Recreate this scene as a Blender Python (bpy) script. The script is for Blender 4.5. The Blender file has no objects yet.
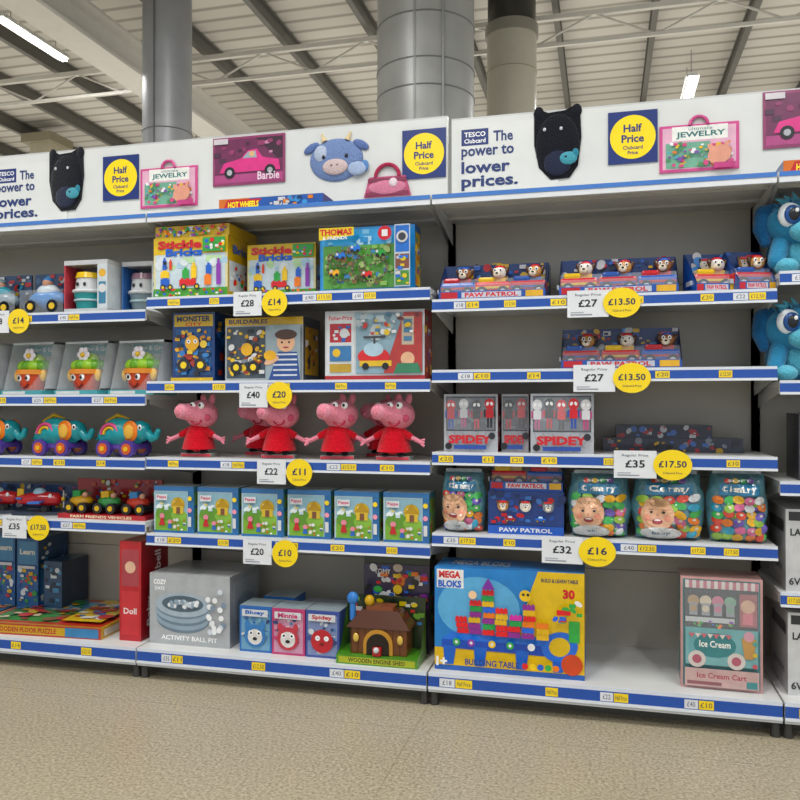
import bpy, bmesh, math, random
from mathutils import Matrix, Vector, Euler

SC = bpy.context.scene
# ------------------------------------------------------------ colours
_c = {}
def lin(c):
    if c in _c: return _c[c]
    h = c.lstrip('#')
    o = []
    for i in (0, 2, 4):
        x = int(h[i:i+2], 16)/255
        o.append(x/12.92 if x <= 0.04045 else ((x+0.055)/1.055)**2.4)
    L = .25*o[0]+.6*o[1]+.15*o[2]
    o = [min(.95, max(.003, L+(q-L)*1.08)) for q in o]
    _c[c] = (o[0], o[1], o[2], 1.0)
    return _c[c]
WHITE='#e6e8ea'; NAVY='#16264f'; BLUE='#2750a4'; YEL='#f0d21c'; BLACK='#15161a'; RED='#c8202a'
# ------------------------------------------------------------ materials
def attr_mat(name, rough, bump=0, bscale=60, metal=0, coat=0, var=0.06, sheen=0, spec=0.5, det=2):
    m = bpy.data.materials.new(name); m.use_nodes = True
    nt = m.node_tree; p = nt.nodes['Principled BSDF']
    a = nt.nodes.new('ShaderNodeAttribute'); a.attribute_name = 'Col'
    tc = nt.nodes.new('ShaderNodeTexCoord')
    n = nt.nodes.new('ShaderNodeTexNoise'); n.inputs['Scale'].default_value = bscale; n.inputs['Detail'].default_value = det
    nt.links.new(tc.outputs['Object'], n.inputs['Vector'])
    mr = nt.nodes.new('ShaderNodeMapRange')
    mr.inputs['From Min'].default_value = .3; mr.inputs['From Max'].default_value = .7
    mr.inputs['To Min'].default_value = 1-var; mr.inputs['To Max'].default_value = 1+var*.3
    nt.links.new(n.outputs['Fac'], mr.inputs['Value'])
    mx = nt.nodes.new('ShaderNodeVectorMath'); mx.operation = 'SCALE'
    nt.links.new(a.outputs['Color'], mx.inputs[0]); nt.links.new(mr.outputs['Result'], mx.inputs['Scale'])
    nt.links.new(mx.outputs['Vector'], p.inputs['Base Color'])
    p.inputs['Roughness'].default_value = rough; p.inputs['Metallic'].default_value = metal
    p.inputs['Coat Weight'].default_value = coat; p.inputs['Specular IOR Level'].default_value = spec
    p.inputs['Sheen Weight'].default_value = sheen
    if bump:
        bp = nt.nodes.new('ShaderNodeBump'); bp.inputs['Strength'].default_value = bump
        bp.inputs['Distance'].default_value = .01
        nt.links.new(n.outputs['Fac'], bp.inputs['Height']); nt.links.new(bp.outputs['Normal'], p.inputs['Normal'])
    return m
MATS = [attr_mat('printed_card', .28, bscale=22, var=.14, det=5, coat=.25),
        attr_mat('moulded_plastic', .22, var=.03),
        attr_mat('plush_fabric', .95, bump=.6, bscale=140, var=.15, sheen=.2, spec=.1),
        attr_mat('painted_steel', .30, bscale=8, var=.04),
        attr_mat('plastic_film', .12, bump=1.0, bscale=34, coat=.6, var=.2),
        attr_mat('galvanised', .42, bscale=3, metal=.25, var=.12)]
_f = bpy.data.materials.new('clear_window_film'); _f.use_nodes = True; _p = _f.node_tree.nodes['Principled BSDF']
_n = _f.node_tree.nodes.new('ShaderNodeTexNoise'); _n.inputs['Scale'].default_value = 12
_b = _f.node_tree.nodes.new('ShaderNodeBump'); _b.inputs['Strength'].default_value = .25; _b.inputs['Distance'].default_value = .01
_f.node_tree.links.new(_n.outputs['Fac'], _b.inputs['Height']); _f.node_tree.links.new(_b.outputs['Normal'], _p.inputs['Normal'])
_p.inputs['Alpha'].default_value = .16; _p.inputs['Roughness'].default_value = .08; _p.inputs['Base Color'].default_value = (.8,.85,.9,1); _p.inputs['Coat Weight'].default_value = 1
MATS.append(_f)
em=bpy.data.materials.new('tube_glow'); em.use_nodes=True; e=em.node_tree.nodes['Principled BSDF']; e.inputs['Emission Color'].default_value=(1,.98,.93,1); e.inputs['Emission Strength'].default_value=9; e.inputs['Base Color'].default_value=(1,1,1,1)
MATS.append(em)
# ------------------------------------------------------------ builder
_sph = {}
def sph(seg, ring):
    k = (seg, ring)
    if k in _sph: return _sph[k]
    v = [(0, 0, 1)]; f = []
    for i in range(1, ring):
        a = math.pi*i/ring
        for j in range(seg):
            t = 2*math.pi*j/seg
            v.append((math.sin(a)*math.cos(t), math.sin(a)*math.sin(t), math.cos(a)))
    v.append((0, 0, -1)); L = len(v)-1
    for j in range(seg):
        f.append((0, 1+j, 1+(j+1) % seg))
        f.append((L, L-seg+(j+1) % seg, L-seg+j))
    for i in range(ring-2):
        for j in range(seg):
            a = 1+i*seg+j; b = 1+i*seg+(j+1) % seg
            f.append((a, a+seg, b+seg, b))
    _sph[k] = (v, f); return _sph[k]
_txt = {}
def txt_mesh(t, bold):
    k = (t, bold)
    if k in _txt: return _txt[k]
    cu = bpy.data.curves.new('t', 'FONT'); cu.body = t; cu.resolution_u = 2; cu.offset = bold
    ob = bpy.data.objects.new('t', cu); SC.collection.objects.link(ob)
    dg = bpy.context.evaluated_depsgraph_get(); me = ob.evaluated_get(dg).to_mesh()
    v = [(p.co.x, p.co.y) for p in me.vertices]; f = [tuple(p.vertices) for p in me.polygons]
    if f:
        nf = []
        for q, p in zip(f, me.polygons): nf.append(q if p.normal.z > 0 else tuple(reversed(q)))
        f = nf
    x0 = min(p[0] for p in v); x1 = max(p[0] for p in v); y0 = min(p[1] for p in v); y1 = max(p[1] for p in v)
    v = [(p[0]-x0, p[1]-y0) for p in v]
    ob.evaluated_get(dg).to_mesh_clear(); bpy.data.objects.remove(ob); bpy.data.curves.remove(cu)
    _txt[k] = (v, f, x1-x0, y1-y0); return _txt[k]

class B:
    def __init__(s):
        s.v=[]; s.f=[]; s.c=[]; s.m=[]; s.s=[]; s.M=Matrix.Identity(4); s.warp=None; s.pm=0
    def add(s, vs, fs, col, mat=0, smooth=False, M=None):
        b0 = len(s.v); T = s.M@M if M is not None else s.M
        s.v.extend(tuple(T@Vector(p)) for p in vs)
        cc = lin(col)
        for q in fs:
            s.f.append(tuple(i+b0 for i in q)); s.c.append(cc); s.m.append(mat); s.s.append(smooth)
    def box(s, x0, y0, z0, x1, y1, z1, col, mat=0, bev=0, M=None):
        if bev:
            bm = bmesh.new(); bmesh.ops.create_cube(bm, size=1)
            for v in bm.verts:
                v.co = Vector(((x0+x1)/2+v.co.x*(x1-x0), (y0+y1)/2+v.co.y*(y1-y0), (z0+z1)/2+v.co.z*(z1-z0)))
            bmesh.ops.bevel(bm, geom=bm.edges[:], offset=bev, segments=2, affect='EDGES', profile=.6)
            bm.verts.index_update()
            vs = [tuple(v.co) for v in bm.verts]; fs = [tuple(v.index for v in f.verts) for f in bm.faces]; bm.free()
            s.add(vs, fs, col, mat, False, M); return
        vs = [(x0,y0,z0),(x1,y0,z0),(x1,y1,z0),(x0,y1,z0),(x0,y0,z1),(x1,y0,z1),(x1,y1,z1),(x0,y1,z1)]
        s.add(vs, [(0,3,2,1),(4,5,6,7),(0,1,5,4),(1,2,6,5),(2,3,7,6),(3,0,4,7)], col, mat, False, M)
    def ell(s, c, r, col, mat=1, seg=16, ring=10, rot=None):
        v, f = sph(seg, ring)
        if isinstance(r, (int, float)): r = (r, r, r)
        M = Matrix.Translation(c)
        if rot: M = M@Euler(rot).to_matrix().to_4x4()
        M = M@Matrix.Diagonal((r[0], r[1], r[2], 1))
        s.add(v, f, col, mat, True, M)
    def cyl(s, p0, p1, r0, r1=None, col=WHITE, mat=1, seg=16, cap=True, smooth=True):
        if r1 is None: r1 = r0
        p0 = Vector(p0); p1 = Vector(p1); d = p1-p0; L = d.length
        M = Matrix.Translation(p0)@d.to_track_quat('Z', 'Y').to_matrix().to_4x4()
        v = []
        for j in range(seg):
            t = 2*math.pi*j/seg; v.append((r0*math.cos(t), r0*math.sin(t), 0))
        for j in range(seg):
            t = 2*math.pi*j/seg; v.append((r1*math.cos(t), r1*math.sin(t), L))
        s.add(v, [(j, (j+1) % seg, seg+(j+1) % seg, seg+j) for j in range(seg)], col, mat, smooth, M)
        if cap: s.add(v, [tuple(range(seg-1, -1, -1)), tuple(range(seg, 2*seg))], col, mat, False, M)
    def torus(s, c, R, r, col, mat=1, rot=None, a0=0, a1=2*math.pi, n=24, k=8, sc=(1,1,1)):
        M = Matrix.Translation(c)
        if rot: M = M@Euler(rot).to_matrix().to_4x4()
        M = M@Matrix.Diagonal((sc[0], sc[1], sc[2], 1))
        full = abs(a1-a0-2*math.pi) < 1e-4; nn = n if full else n+1; v = []
        for i in range(nn):
            a = a0+(a1-a0)*i/n
            for j in range(k):
                t = 2*math.pi*j/k; q = R+r*math.cos(t)
                v.append((q*math.cos(a), q*math.sin(a), r*math.sin(t)))
        f = []
        for i in range(n):
            i2 = (i+1) % nn
            for j in range(k):
                f.append((i*k+j, i2*k+j, i2*k+(j+1) % k, i*k+(j+1) % k))
        s.add(v, f, col, mat, True, M)
    def tube(s, pts, rs, col, mat=1, seg=12):
        for i in range(len(pts)-1): s.cyl(pts[i], pts[i+1], rs[i], rs[i+1], col, mat, seg, cap=False)
        for p, r in zip(pts, rs): s.ell(p, r, col, mat, seg, 8)
    # --- flat printed artwork
    def frame(s, o, u, v, sx, sy, pm=0):
        s.fo=Vector(o); s.fu=Vector(u); s.fv=Vector(v); s.fn=s.fu.cross(s.fv); s.sx=sx; s.sy=sy; s.off=.0006; s.warp=None; s.pm=pm
    def pt(s, x, y):
        k = s.off+(s.warp(x, y) if s.warp else 0)
        return tuple(s.fo+s.fu*(x*s.sx)+s.fv*(y*s.sy)+s.fn*k)
    def P(s, pts, col):
        s.add([s.pt(*p) for p in pts], [tuple(range(len(pts)))], col, s.pm); s.off += .00018
    def R(s, x0, y0, x1, y1, col): s.P([(x0,y0),(x1,y0),(x1,y1),(x0,y1)], col)
    def G(s, x0, y0, x1, y1, col, n=10):
        v=[s.pt(x0+(x1-x0)*i/n, y0+(y1-y0)*j/n) for j in range(n+1) for i in range(n+1)]
        s.add(v, [(j*(n+1)+i,j*(n+1)+i+1,(j+1)*(n+1)+i+1,(j+1)*(n+1)+i) for j in range(n) for i in range(n)], col, s.pm); s.off += .00018
    def E(s, cx, cy, rx, ry, col, n=18, a=0):
        K = 4 if s.warp else 1; vs=[]
        for k in range(K):
            q = (K-k)/K
            for i in range(n):
                t = 2*math.pi*i/n; x = q*rx*math.cos(t); y = q*ry*math.sin(t)
                if a:
                    X = x*s.sx; Y = y*s.sy; x = (X*math.cos(a)-Y*math.sin(a))/s.sx; y = (X*math.sin(a)+Y*math.cos(a))/s.sy
                vs.append(s.pt(cx+x, cy+y))
        vs.append(s.pt(cx, cy)); L=len(vs)-1; f=[]
        for k in range(K-1):
            for i in range(n): f.append((k*n+i, k*n+(i+1)%n, (k+1)*n+(i+1)%n, (k+1)*n+i))
        for i in range(n): f.append(((K-1)*n+i, (K-1)*n+(i+1)%n, L))
        s.add(vs, f, col, s.pm); s.off += .00018
    def C(s, cx, cy, r, col, n=18): s.E(cx, cy, r*s.sy/s.sx, r, col, n)
    def T(s, t, cx, cy, h, col, w=None, bold=.02, al='c'):
        v, f, W, H = txt_mesh(t, bold)
        ky = h/H; kx = (w/W) if w else ky*s.sy/s.sx
        ox = cx-(W*kx/2 if al == 'c' else 0); oy = cy-h/2
        s.add([s.pt(ox+p[0]*kx, oy+p[1]*ky) for p in v], f, col, s.pm); s.off += .00018
    def blobs(s, x0, y0, x1, y1, n, pal, seed, a=.03, b=.09):
        r = random.Random(seed)
        for i in range(n):
            cx = r.uniform(x0, x1); cy = r.uniform(y0, y1); q = r.uniform(a, b); c = r.choice(pal)
            if r.random() < .5: s.E(cx, cy, q*s.sy/s.sx, q*r.uniform(.5, 1), c, 10, r.uniform(-1, 1))
            else: s.R(cx-q*.8*s.sy/s.sx, cy-q*.5, cx+q*.8*s.sy/s.sx, cy+q*.5, c)
    def flatback(s):
        s.v = [(p[0], min(p[1], 0.0), p[2]) for p in s.v]; return s
    def mesh(s, name):
        me = bpy.data.meshes.new(name); me.from_pydata(s.v, [], s.f)
        ca = me.color_attributes.new('Col', 'FLOAT_COLOR', 'CORNER')
        buf = []
        for q, c in zip(s.f, s.c): buf.extend(c*len(q))
        ca.data.foreach_set('color', buf)
        for m in MATS: me.materials.append(m)
        me.polygons.foreach_set('material_index', s.m); me.polygons.foreach_set('use_smooth', s.s)
        me.update(); return me
def put(b, name, loc, rz=0):
    me = b if isinstance(b, bpy.types.Mesh) else b.mesh(name)
    o = bpy.data.objects.new(name, me); SC.collection.objects.link(o)
    o.location = loc; o.rotation_euler = (0, 0, math.radians(rz)); return me

def carton(w, h, d, front, side, top):
    """a cardboard box, front-left-bottom corner at origin"""
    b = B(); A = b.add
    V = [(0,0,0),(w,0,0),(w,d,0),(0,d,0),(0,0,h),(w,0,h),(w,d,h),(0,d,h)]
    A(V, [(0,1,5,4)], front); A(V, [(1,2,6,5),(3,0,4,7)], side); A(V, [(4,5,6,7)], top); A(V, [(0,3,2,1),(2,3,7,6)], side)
    b.w=w; b.h=h; b.d=d
    b.frame((0,0,0), (1,0,0), (0,0,1), w, h)
    return b
def fr(b): b.frame((0,0,0), (1,0,0), (0,0,1), b.w, b.h)
def rt(b): b.frame((b.w,0,0), (0,1,0), (0,0,1), b.d, b.h)
def lf(b): b.frame((0,b.d,0), (0,-1,0), (0,0,1), b.d, b.h)
def tp(b): b.frame((0,0,b.h), (1,0,0), (0,1,0), b.w, b.d)
BR = ['#d82a2a','#f0c81c','#2a62c8','#3aa64a','#ef7f1a','#8a3aa8','#e8e8e8']
# ------------------------------------------------------------ artwork bits
def baby(b, x, y, r):
    b.C(x, y, r, '#e0b090'); b.E(x, y+r*.78, r*.75*b.sy/b.sx, r*.28, '#b08a66')
    k = b.sy/b.sx
    for q in (-1, 1): b.E(x+q*r*.36*k, y+r*.15, r*.1*k, r*.08, '#2b2a36', 8); b.C(x+q*r*.58*k, y-r*.2, r*.2, '#e49880', 10); b.E(x+q*r*.36*k, y+r*.32, r*.16*k, r*.03, '#a07a5a', 8)
    b.C(x, y-r*.06, r*.09, '#cc967a', 8)
    b.E(x, y-r*.42, r*.32*k, r*.17, '#9c3f46', 12); b.E(x, y-r*.34, r*.22*k, r*.05, '#f4f0ee', 8)
def pup(b, x, y, r, c, c2):
    k = b.sy/b.sx
    for q in (-1, 1): b.E(x+q*r*.85*k, y+r*.5, r*.3*k, r*.6, c2, 12, -q*.4)
    b.C(x, y, r, c); b.E(x, y-r*.35, r*.5*k, r*.4, '#f1e6d4')
    for q in (-1, 1): b.C(x+q*r*.35*k, y+r*.2, r*.24, '#ffffff', 10); b.C(x+q*r*.32*k, y+r*.18, r*.12, '#20202a', 8)
    b.E(x, y-r*.15, r*.17*k, r*.12, BLACK, 8); b.R(x-r*.7*k, y+r*.6, x+r*.7*k, y+r*.95, '#d22a2a')
def car2(b, x, y, r, c):
    k = b.sy/b.sx
    b.R(x-r*k, y-r*.3, x+r*k, y+r*.2, c); b.P([(x-r*.6*k,y+r*.2),(x+r*.6*k,y+r*.2),(x+r*.35*k,y+r*.65),(x-r*.35*k,y+r*.65)], c)
    b.P([(x-r*.45*k,y+r*.22),(x+r*.45*k,y+r*.22),(x+r*.28*k,y+r*.55),(x-r*.28*k,y+r*.55)], '#bfe0ee')
    for q in (-.6, .6): b.C(x+q*r*k, y-r*.35, r*.28, '#22242a', 12); b.C(x+q*r*k, y-r*.35, r*.12, '#e6c23a', 8)
def figure2(b, x, y, h, c, c2):
    k = b.sy/b.sx
    b.R(x-h*.09*k, y, x-h*.02*k, y+h*.38, c2); b.R(x+h*.02*k, y, x+h*.09*k, y+h*.38, c2)
    b.R(x-h*.13*k, y+h*.34, x+h*.13*k, y+h*.64, c); b.R(x-h*.2*k, y+h*.38, x-h*.14*k, y+h*.62, c2); b.R(x+h*.14*k, y+h*.38, x+h*.2*k, y+h*.62, c2)
    b.E(x, y+h*.82, h*.17*k, h*.19, c, 12)
    for q in (-1, 1): b.E(x+q*h*.07*k, y+h*.83, h*.05*k, h*.07, '#f2f2f2', 8, q*.4)
def brick(b, x, y, w, h, c):
    k = b.sy/b.sx
    b.R(x, y, x+w*k, y+h, c); n = max(1, int(w/h*1.2))
    for i in range(n): b.R(x+(i+.25)*w*k/n, y+h, x+(i+.75)*w*k/n, y+h*1.25, c)

# ============================================================ SHELVING
def label_strip(b, x0, x1, z0, z1, y, rng, dens=.21):
    H = z1-z0
    b.box(x0, y, z0, x1, y+.012, z1, '#d4d9df', 3)
    b.box(x0, y-.002, z0+H*.14, x1, y, z0+H*.78, '#2950a0', 1)
    b.box(x0, y-.006, z0-.003, x1, y, z0+H*.12, '#dde2e8', 1)
    x = x0+rng.uniform(.02, .12)
    while x < x1-.13:
        w = rng.choice([.045, .05, .058]); two = rng.random() < .4
        b.frame((x, y-.0025, z0+H*.18), (1,0,0), (0,0,1), w, H*.54)
        if two:
            b.R(0, 0, 1, 1, '#dcdfe4'); b.T(rng.choice(['£27','£40','£35','£22','£18']), .5, .5, .55, '#1d2a55', w=.6, bold=0)
            b.frame((x+w+.003, y-.0025, z0+H*.18), (1,0,0), (0,0,1), w*1.1, H*.54)
        b.R(0, 0, 1, 1, YEL); b.T(rng.choice(['£14','£20','£11','£13.50','£12.50','£17.50','£10','Half Price']), .5, .5, .55, NAVY, w=.8, bold=.0)
        x += w*(2.2 if two else 1.2)+rng.uniform(.05, dens)
def bay(x0, decks, seed):
    rng = random.Random(seed); b = B(); W = 1.25; x1 = x0+W
    PAN = '#b8b3a8'
    b.box(x0, .45, .06, x1, .465, 1.97, PAN, 3)
    for z in (.45, .85, 1.25, 1.65): b.box(x0+.02, .4485, z, x1-.02, .4502, z+.004, '#7e7b74', 3)
    for xx in (x0, x1):
        b.box(xx-.014, .415, .0, xx+.014, .452, 1.952, '#9d9b96', 3)
        z = .2
        while z < 1.9:
            b.box(xx-.011, .4135, z, xx-.004, .4152, z+.022, BLACK, 3); b.box(xx+.004, .4135, z, xx+.011, .4152, z+.022, BLACK, 3); z += .045
    g = .004
    # base deck
    b.box(x0+g, -.07, .112, x1-g, .45, .13, '#d4d5d3', 3)
    label_strip(b, x0+g, x1-g, .072, .13, -.082, rng, .40)
    b.box(x0+g, -.082, .058, x1-g, -.05, .072, '#c9cccd', 3)
    b.box(x0, .02, 0, x1, .04, .10, '#57554f', 3)
    for xx in (x0+.02, x1-.02): b.cyl((xx, -.045, 0), (xx, -.045, .06), .018, .014, '#3d3c3a', 3, 12)
    for i, z in enumerate(decks):
        b.box(x0+g, -.0, z-.02, x1-g, .445, z, '#cfd0ce', 3)
        label_strip(b, x0+g, x1-g, z-.045, z+.002, -.013, rng, .20)
        for xx, q in ((x0+.006, 1), (x1-.006, -1)):
            v = [(xx, .03, z-.02), (xx, .44, z-.02), (xx, .44, z-.10), (xx, .36, z-.09), (xx, .03, z-.042)]
            v += [(p[0]+q*.003, p[1], p[2]) for p in v]
            b.add(v, [(0,1,2,3,4), (9,8,7,6,5), (0,5,6,1), (1,6,7,2), (2,7,8,3), (3,8,9,4), (4,9,5,0)], '#b9bab8', 3)
    # top deck
    z = 1.975
    b.box(x0+g, 0, z-.022, x1-g, .445, z, '#d0d1cf', 3)
    b.box(x0+g, -.014, z-.04, x1-g, 0, z-.004, '#dadde1', 3)
    b.box(x0+g, -.016, z-.020, x1-g, -.014, z-.003, '#4a78be', 1)
    b.box(x0+.01, .1, z-.032, x1-.01, .115, z-.022, '#b8b8b5', 3)
    b.box(x0+.01, .3, z-.032, x1-.01, .315, z-.022, '#b8b8b5', 3)
    for xx in (x0+.008, x1-.012):
        b.add([(xx,.02,z-.03),(xx,.44,z-.03),(xx,.44,z-.13),(xx,.34,z-.11),(xx,.02,z-.05)], [(0,1,2,3,4)], '#b9bab8', 3)
    put(b, 'shelving_unit', (0,0,0))
D0=[1.56,1.195,.92,.645]; D1=[1.61,1.25,.925,.60]; D2=[1.56,1.285,.965,.65]; D3=[1.62,1.235,.88,.49]
bay(-1.25, D0, 1); bay(0, D1, 2); bay(1.25, D2, 3); bay(2.5, D3, 4); bay(-2.5, D0, 5)

# header board
b = B()
for x0, x1, zt in ((-2.5,-1.25,2.432),(-1.25,1.235,2.432),(1.245,3.75,2.415)):
    b.box(x0+.004, .43, 1.977, x1-.004, .448, zt, '#cfd1ce', 3)
    b.box(x0+.004, .43, zt, x1-.004, .452, zt+.008, '#bdbfbe', 3)
put(b, 'header_board', (0,0,0))
def slogan(x, name='slogan_sign'):
    b = B(); b.box(0, .0, 0, .43, .003, .36, '#d2d4d1',3); b.frame((0,0,0),(1,0,0),(0,0,1),.43,.36)
    b.R(.02,.74,.30,.94,'#1d2f6b'); b.T('TESCO',.16,.875,.06,'#f2f2f2',w=.22); b.T('Clubcard',.16,.795,.055,'#f2f2f2',w=.22)
    b.T('The',.35,.835,.13,'#22346a',w=.2,al='l',bold=.025); b.T('power to',.02,.645,.16,'#22346a',w=.54,al='l',bold=.025)
    b.T('lower',.02,.47,.15,'#22346a',w=.50,al='l',bold=.03); b.T('prices.',.02,.275,.18,'#22346a',w=.58,al='l',bold=.03)
    put(b, name, (x,.4265,2.03))
slogan(1.285); slogan(-1.155)
def halfp(x):
    b = B(); b.box(-.1,0,-.11,.1,.006,.11,'#1d2f6b',3); b.frame((0,0,0),(1,0,0),(0,0,1),.2,.22,3)
    b.C(0,0,.42,YEL,32); b.T('Half',0,.17,.155,'#1d2f6b',bold=.03); b.T('Price',0,-.03,.155,'#1d2f6b',bold=.03)
    b.T('Clubcard',0,-.2,.075,'#1d2f6b',bold=.02); b.T('Price',0,-.30,.07,'#1d2f6b',bold=.02)
    put(b, 'half_price_sign', (x,.4235,2.277))
for x in (-.416, 1.124, 2.023): halfp(x)
# plush cut-outs printed on the header
def darkplush(x):
    b = B()
    pts=[(-.10,.13),(-.085,.155),(-.04,.135),(.03,.14),(.075,.16),(.095,.13),(.10,.02),(.085,-.10),(.05,-.15),(-.03,-.155),(-.08,-.10),(-.10,0)]
    n=len(pts); v=[(p[0],.0,p[1]) for p in pts]+[(p[0],-.006,p[1]) for p in pts]
    b.add(v,[tuple(range(2*n-1,n-1,-1))]+[(i,(i+1)%n,n+(i+1)%n,n+i) for i in range(n)],'#14151c',2)
    b.ell((0,-.004,-.01),(.095,.014,.14),'#15171f',2); b.ell((.0,-.010,-.08),(.06,.012,.06),'#272c40',2)
    for q in (-1,1):
        b.ell((q*.035-.02,-.017,.06),(.007,.003,.008),'#b8bcc4'); b.ell((q*.08,-.004,.135),(.022,.006,.03),'#15171f',2)
    b.ell((.045,-.018,-.07),(.038,.010,.028),'#4f98a8',2); b.ell((.075,-.018,-.05),(.014,.007,.02),'#3a8296',2); b.ell((.035,-.028,-.065),(.005,.003,.005),BLACK)
    return b.flatback().mesh('m')
m=darkplush(0); put(m,'dark_plush_poster',(-.726,.429,2.285)); put(m,'dark_plush_poster',(1.713,.429,2.275))
def jewel():
    b=B(); b.box(-.155,-.006,-.1,.155,0,.095,'#c24f86',1,bev=.002); b.torus((0,-.008,.090),.035,.007,'#c24f86',1,rot=(math.pi/2,0,0),a0=0,a1=math.pi)
    b.frame((-.155,-.006,-.1),(1,0,0),(0,0,1),.31,.195); b.R(.04,.06,.96,.94,'#d8a8bc'); b.R(.16,.66,.86,.96,'#e6e6e0')
    b.T('JEWELRY',.52,.77,.15,'#2a6a68',w=.62,bold=.03); b.T('ultimate',.52,.90,.07,'#2a6a68',w=.3,bold=.0); b.R(.08,.08,.64,.62,'#6fa58c')
    b.blobs(.1,.12,.9,.60,70,['#c8487a','#d8b03a','#58a0b0','#7a4a9a','#d0783a','#e4e4e4','#4a8a5a'],4,.03,.06)
    b.E(.75,.3,.15,.2,'#d89880',16,.4); b.E(.66,.42,.04,.14,'#d89880',10,.6); b.E(.83,.46,.03,.13,'#d89880',10,-.3); b.R(.68,.02,.95,.14,'#b83e78')
    return b.flatback().mesh('m')
m=jewel(); put(m,'jewelry_kit_poster',(-.15,.4285,2.215)); put(m,'jewelry_kit_poster',(2.285,.4285,2.215)); 
def dollcar():
    b=B(); b.box(-.185,-.006,-.115,.185,0,.115,'#8a3a62'); b.frame((-.185,-.006,-.115),(1,0,0),(0,0,1),.37,.23)
    b.R(.03,.05,.97,.95,'#3a1e30'); b.P([(.03,.05),(.97,.05),(.97,.5),(.9,.5),(.6,.95),(.03,.95)],'#6a2c50')
    b.R(.03,.05,.97,.22,'#a8487c'); b.blobs(.05,.5,.95,.92,14,['#8a3a62','#c88aa8','#4a2a40'],6,.04,.1)
    b.P([(.1,.26),(.94,.26),(.92,.47),(.7,.54),(.62,.72),(.5,.70),(.4,.54),(.16,.46)],'#d03a80'); b.P([(.42,.54),(.62,.54),(.6,.68),(.5,.67)],'#98a8b4')
    for q in (.24,.8): b.C(q,.26,.12,'#1b181e'); b.C(q,.26,.06,'#a8a8ac')
    b.T('Barbie',.78,.16,.17,'#ecd0de',w=.3,bold=.02); b.C(.55,.62,.06,'#d8b080'); b.R(.02,.86,.22,.97,'#c8c2c6')
    return b.mesh('m')
m=dollcar(); put(m,'doll_car_poster',(.272,.429,2.312)); put(m,'doll_car_poster',(2.715,.429,2.30))
b=B(); b.ell((0,0,0),(.13,.022,.1),'#7388b2',2,24,14)
b.ell((-.07,-.012,.03),(.035,.014,.04),'#b4bed2',2); b.ell((.0,-.018,-.035),(.062,.012,.038),'#ccb8b6',2)
for q in (-1,1):
    b.ell((q*.12,-.004,.062),(.042,.010,.02),'#5f74a4',2,rot=(0,q*.5,0)); b.cyl((q*.055,-.004,.088),(q*.07,-.004,.125),.014,.004,'#ddc9a0',2)
    b.ell((q*.055,-.022,.012),(.008,.004,.010),BLACK)
    b.ell((q*.014,-.031,-.03),(.005,.003,.004),'#8a6a70')
b.ell((.105,-.018,-.05),(.045,.010,.032),'#a4b4d0',2); b.ell((.14,-.014,-.04),(.02,.008,.028),'#5f86b8',2)
b.flatback(); put(b,'cow_plush_poster',(.709,.429,2.28))
b=B(); pts=[(-.11,-.07),(-.085,.02),(.085,.02),(.11,-.07)]
b.add([(p[0],y,p[1]) for y in (0,-.012) for p in pts],[(7,6,5,4),(0,1,5,4),(1,2,6,5),(2,3,7,6),(3,0,4,7)],'#b85c7e',2)
b.torus((0,-.009,.02),.055,.009,'#a83452',2,rot=(math.pi/2,0,0),a0=0,a1=math.pi)
b.ell((0,-.012,-.03),(.09,.008,.035),'#cc7f98',2); b.box(-.1,-.016,-.065,.1,-.012,-.05,'#7a2c46'); b.box(-.09,-.015,-.005,.09,-.012,.012,'#7a2c46'); b.ell((.03,-.02,-.01),(.02,.006,.02),'#e0d0d4',2)
b.flatback(); put(b,'toy_handbag_poster',(.955,.429,2.165))

# ============================================================ PRICE TAGS
def tag(x, xc, z, p, q, big=False):
    b = B(); w=.126 if not big else .15; h=.1; cx=xc-x
    b.box(-w/2,-.003,-h/2,w/2,0,h/2,'#dde0e4',3); b.frame((0,-.003,0),(1,0,0),(0,0,1),w,h,3)
    b.T('Regular Price',0,.32,.12,'#3a3f4a',w=.62,bold=0); b.T(p,0,.02,.28,'#16181f',w=.46,bold=.02); b.R(-.42,-.42,.1,-.38,'#8a8f98'); b.R(-.42,-.33,-.1,-.30,'#a0a4ac')
    rx=.056 if not big else .067; n=32; M=[(cx+rx*math.cos(2*math.pi*i/n),(.055)*math.sin(2*math.pi*i/n)) for i in range(n)]
    v=[(a,-.0075,c) for a,c in M]+[(a,-.0045,c) for a,c in M]
    b.add(v,[tuple(range(n)),tuple(range(2*n-1,n-1,-1))]+[(i,n+i,n+(i+1)%n,(i+1)%n) for i in range(n)],YEL,3)
    b.frame((cx,-.0075,0),(1,0,0),(0,0,1),rx*2,.11,3)
    b.T(q,0,.03,.25 if len(q)<5 else .22,NAVY,w=.52 if len(q)<5 else .72,bold=.02); b.T('Clubcard Price',0,-.26,.07,NAVY,w=.5,bold=0)
    b.box(w/2-.012,-.0045,-.01,cx,-.001,.01,'#dcdfe2',3)
    put(b,'price_tag',(x,-.0195,z))
tag(.476,.598,1.569,'£28','£14'); tag(.503,.619,1.19,'£40','£20'); tag(.583,.706,.876,'£22','£11'); tag(.521,.645,.545,'£20','£10')
tag(1.847,1.968,1.526,'£27','£13.50',1); tag(1.869,2.003,1.249,'£27','£13.50',1); tag(2.014,2.144,.933,'£35','£17.50',1); tag(1.752,1.879,.608,'£32','£16',1)
tag(-.75,-.633,1.525,'£28','£14'); tag(-.655,-.527,.605,'£35','£17.50')

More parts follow.
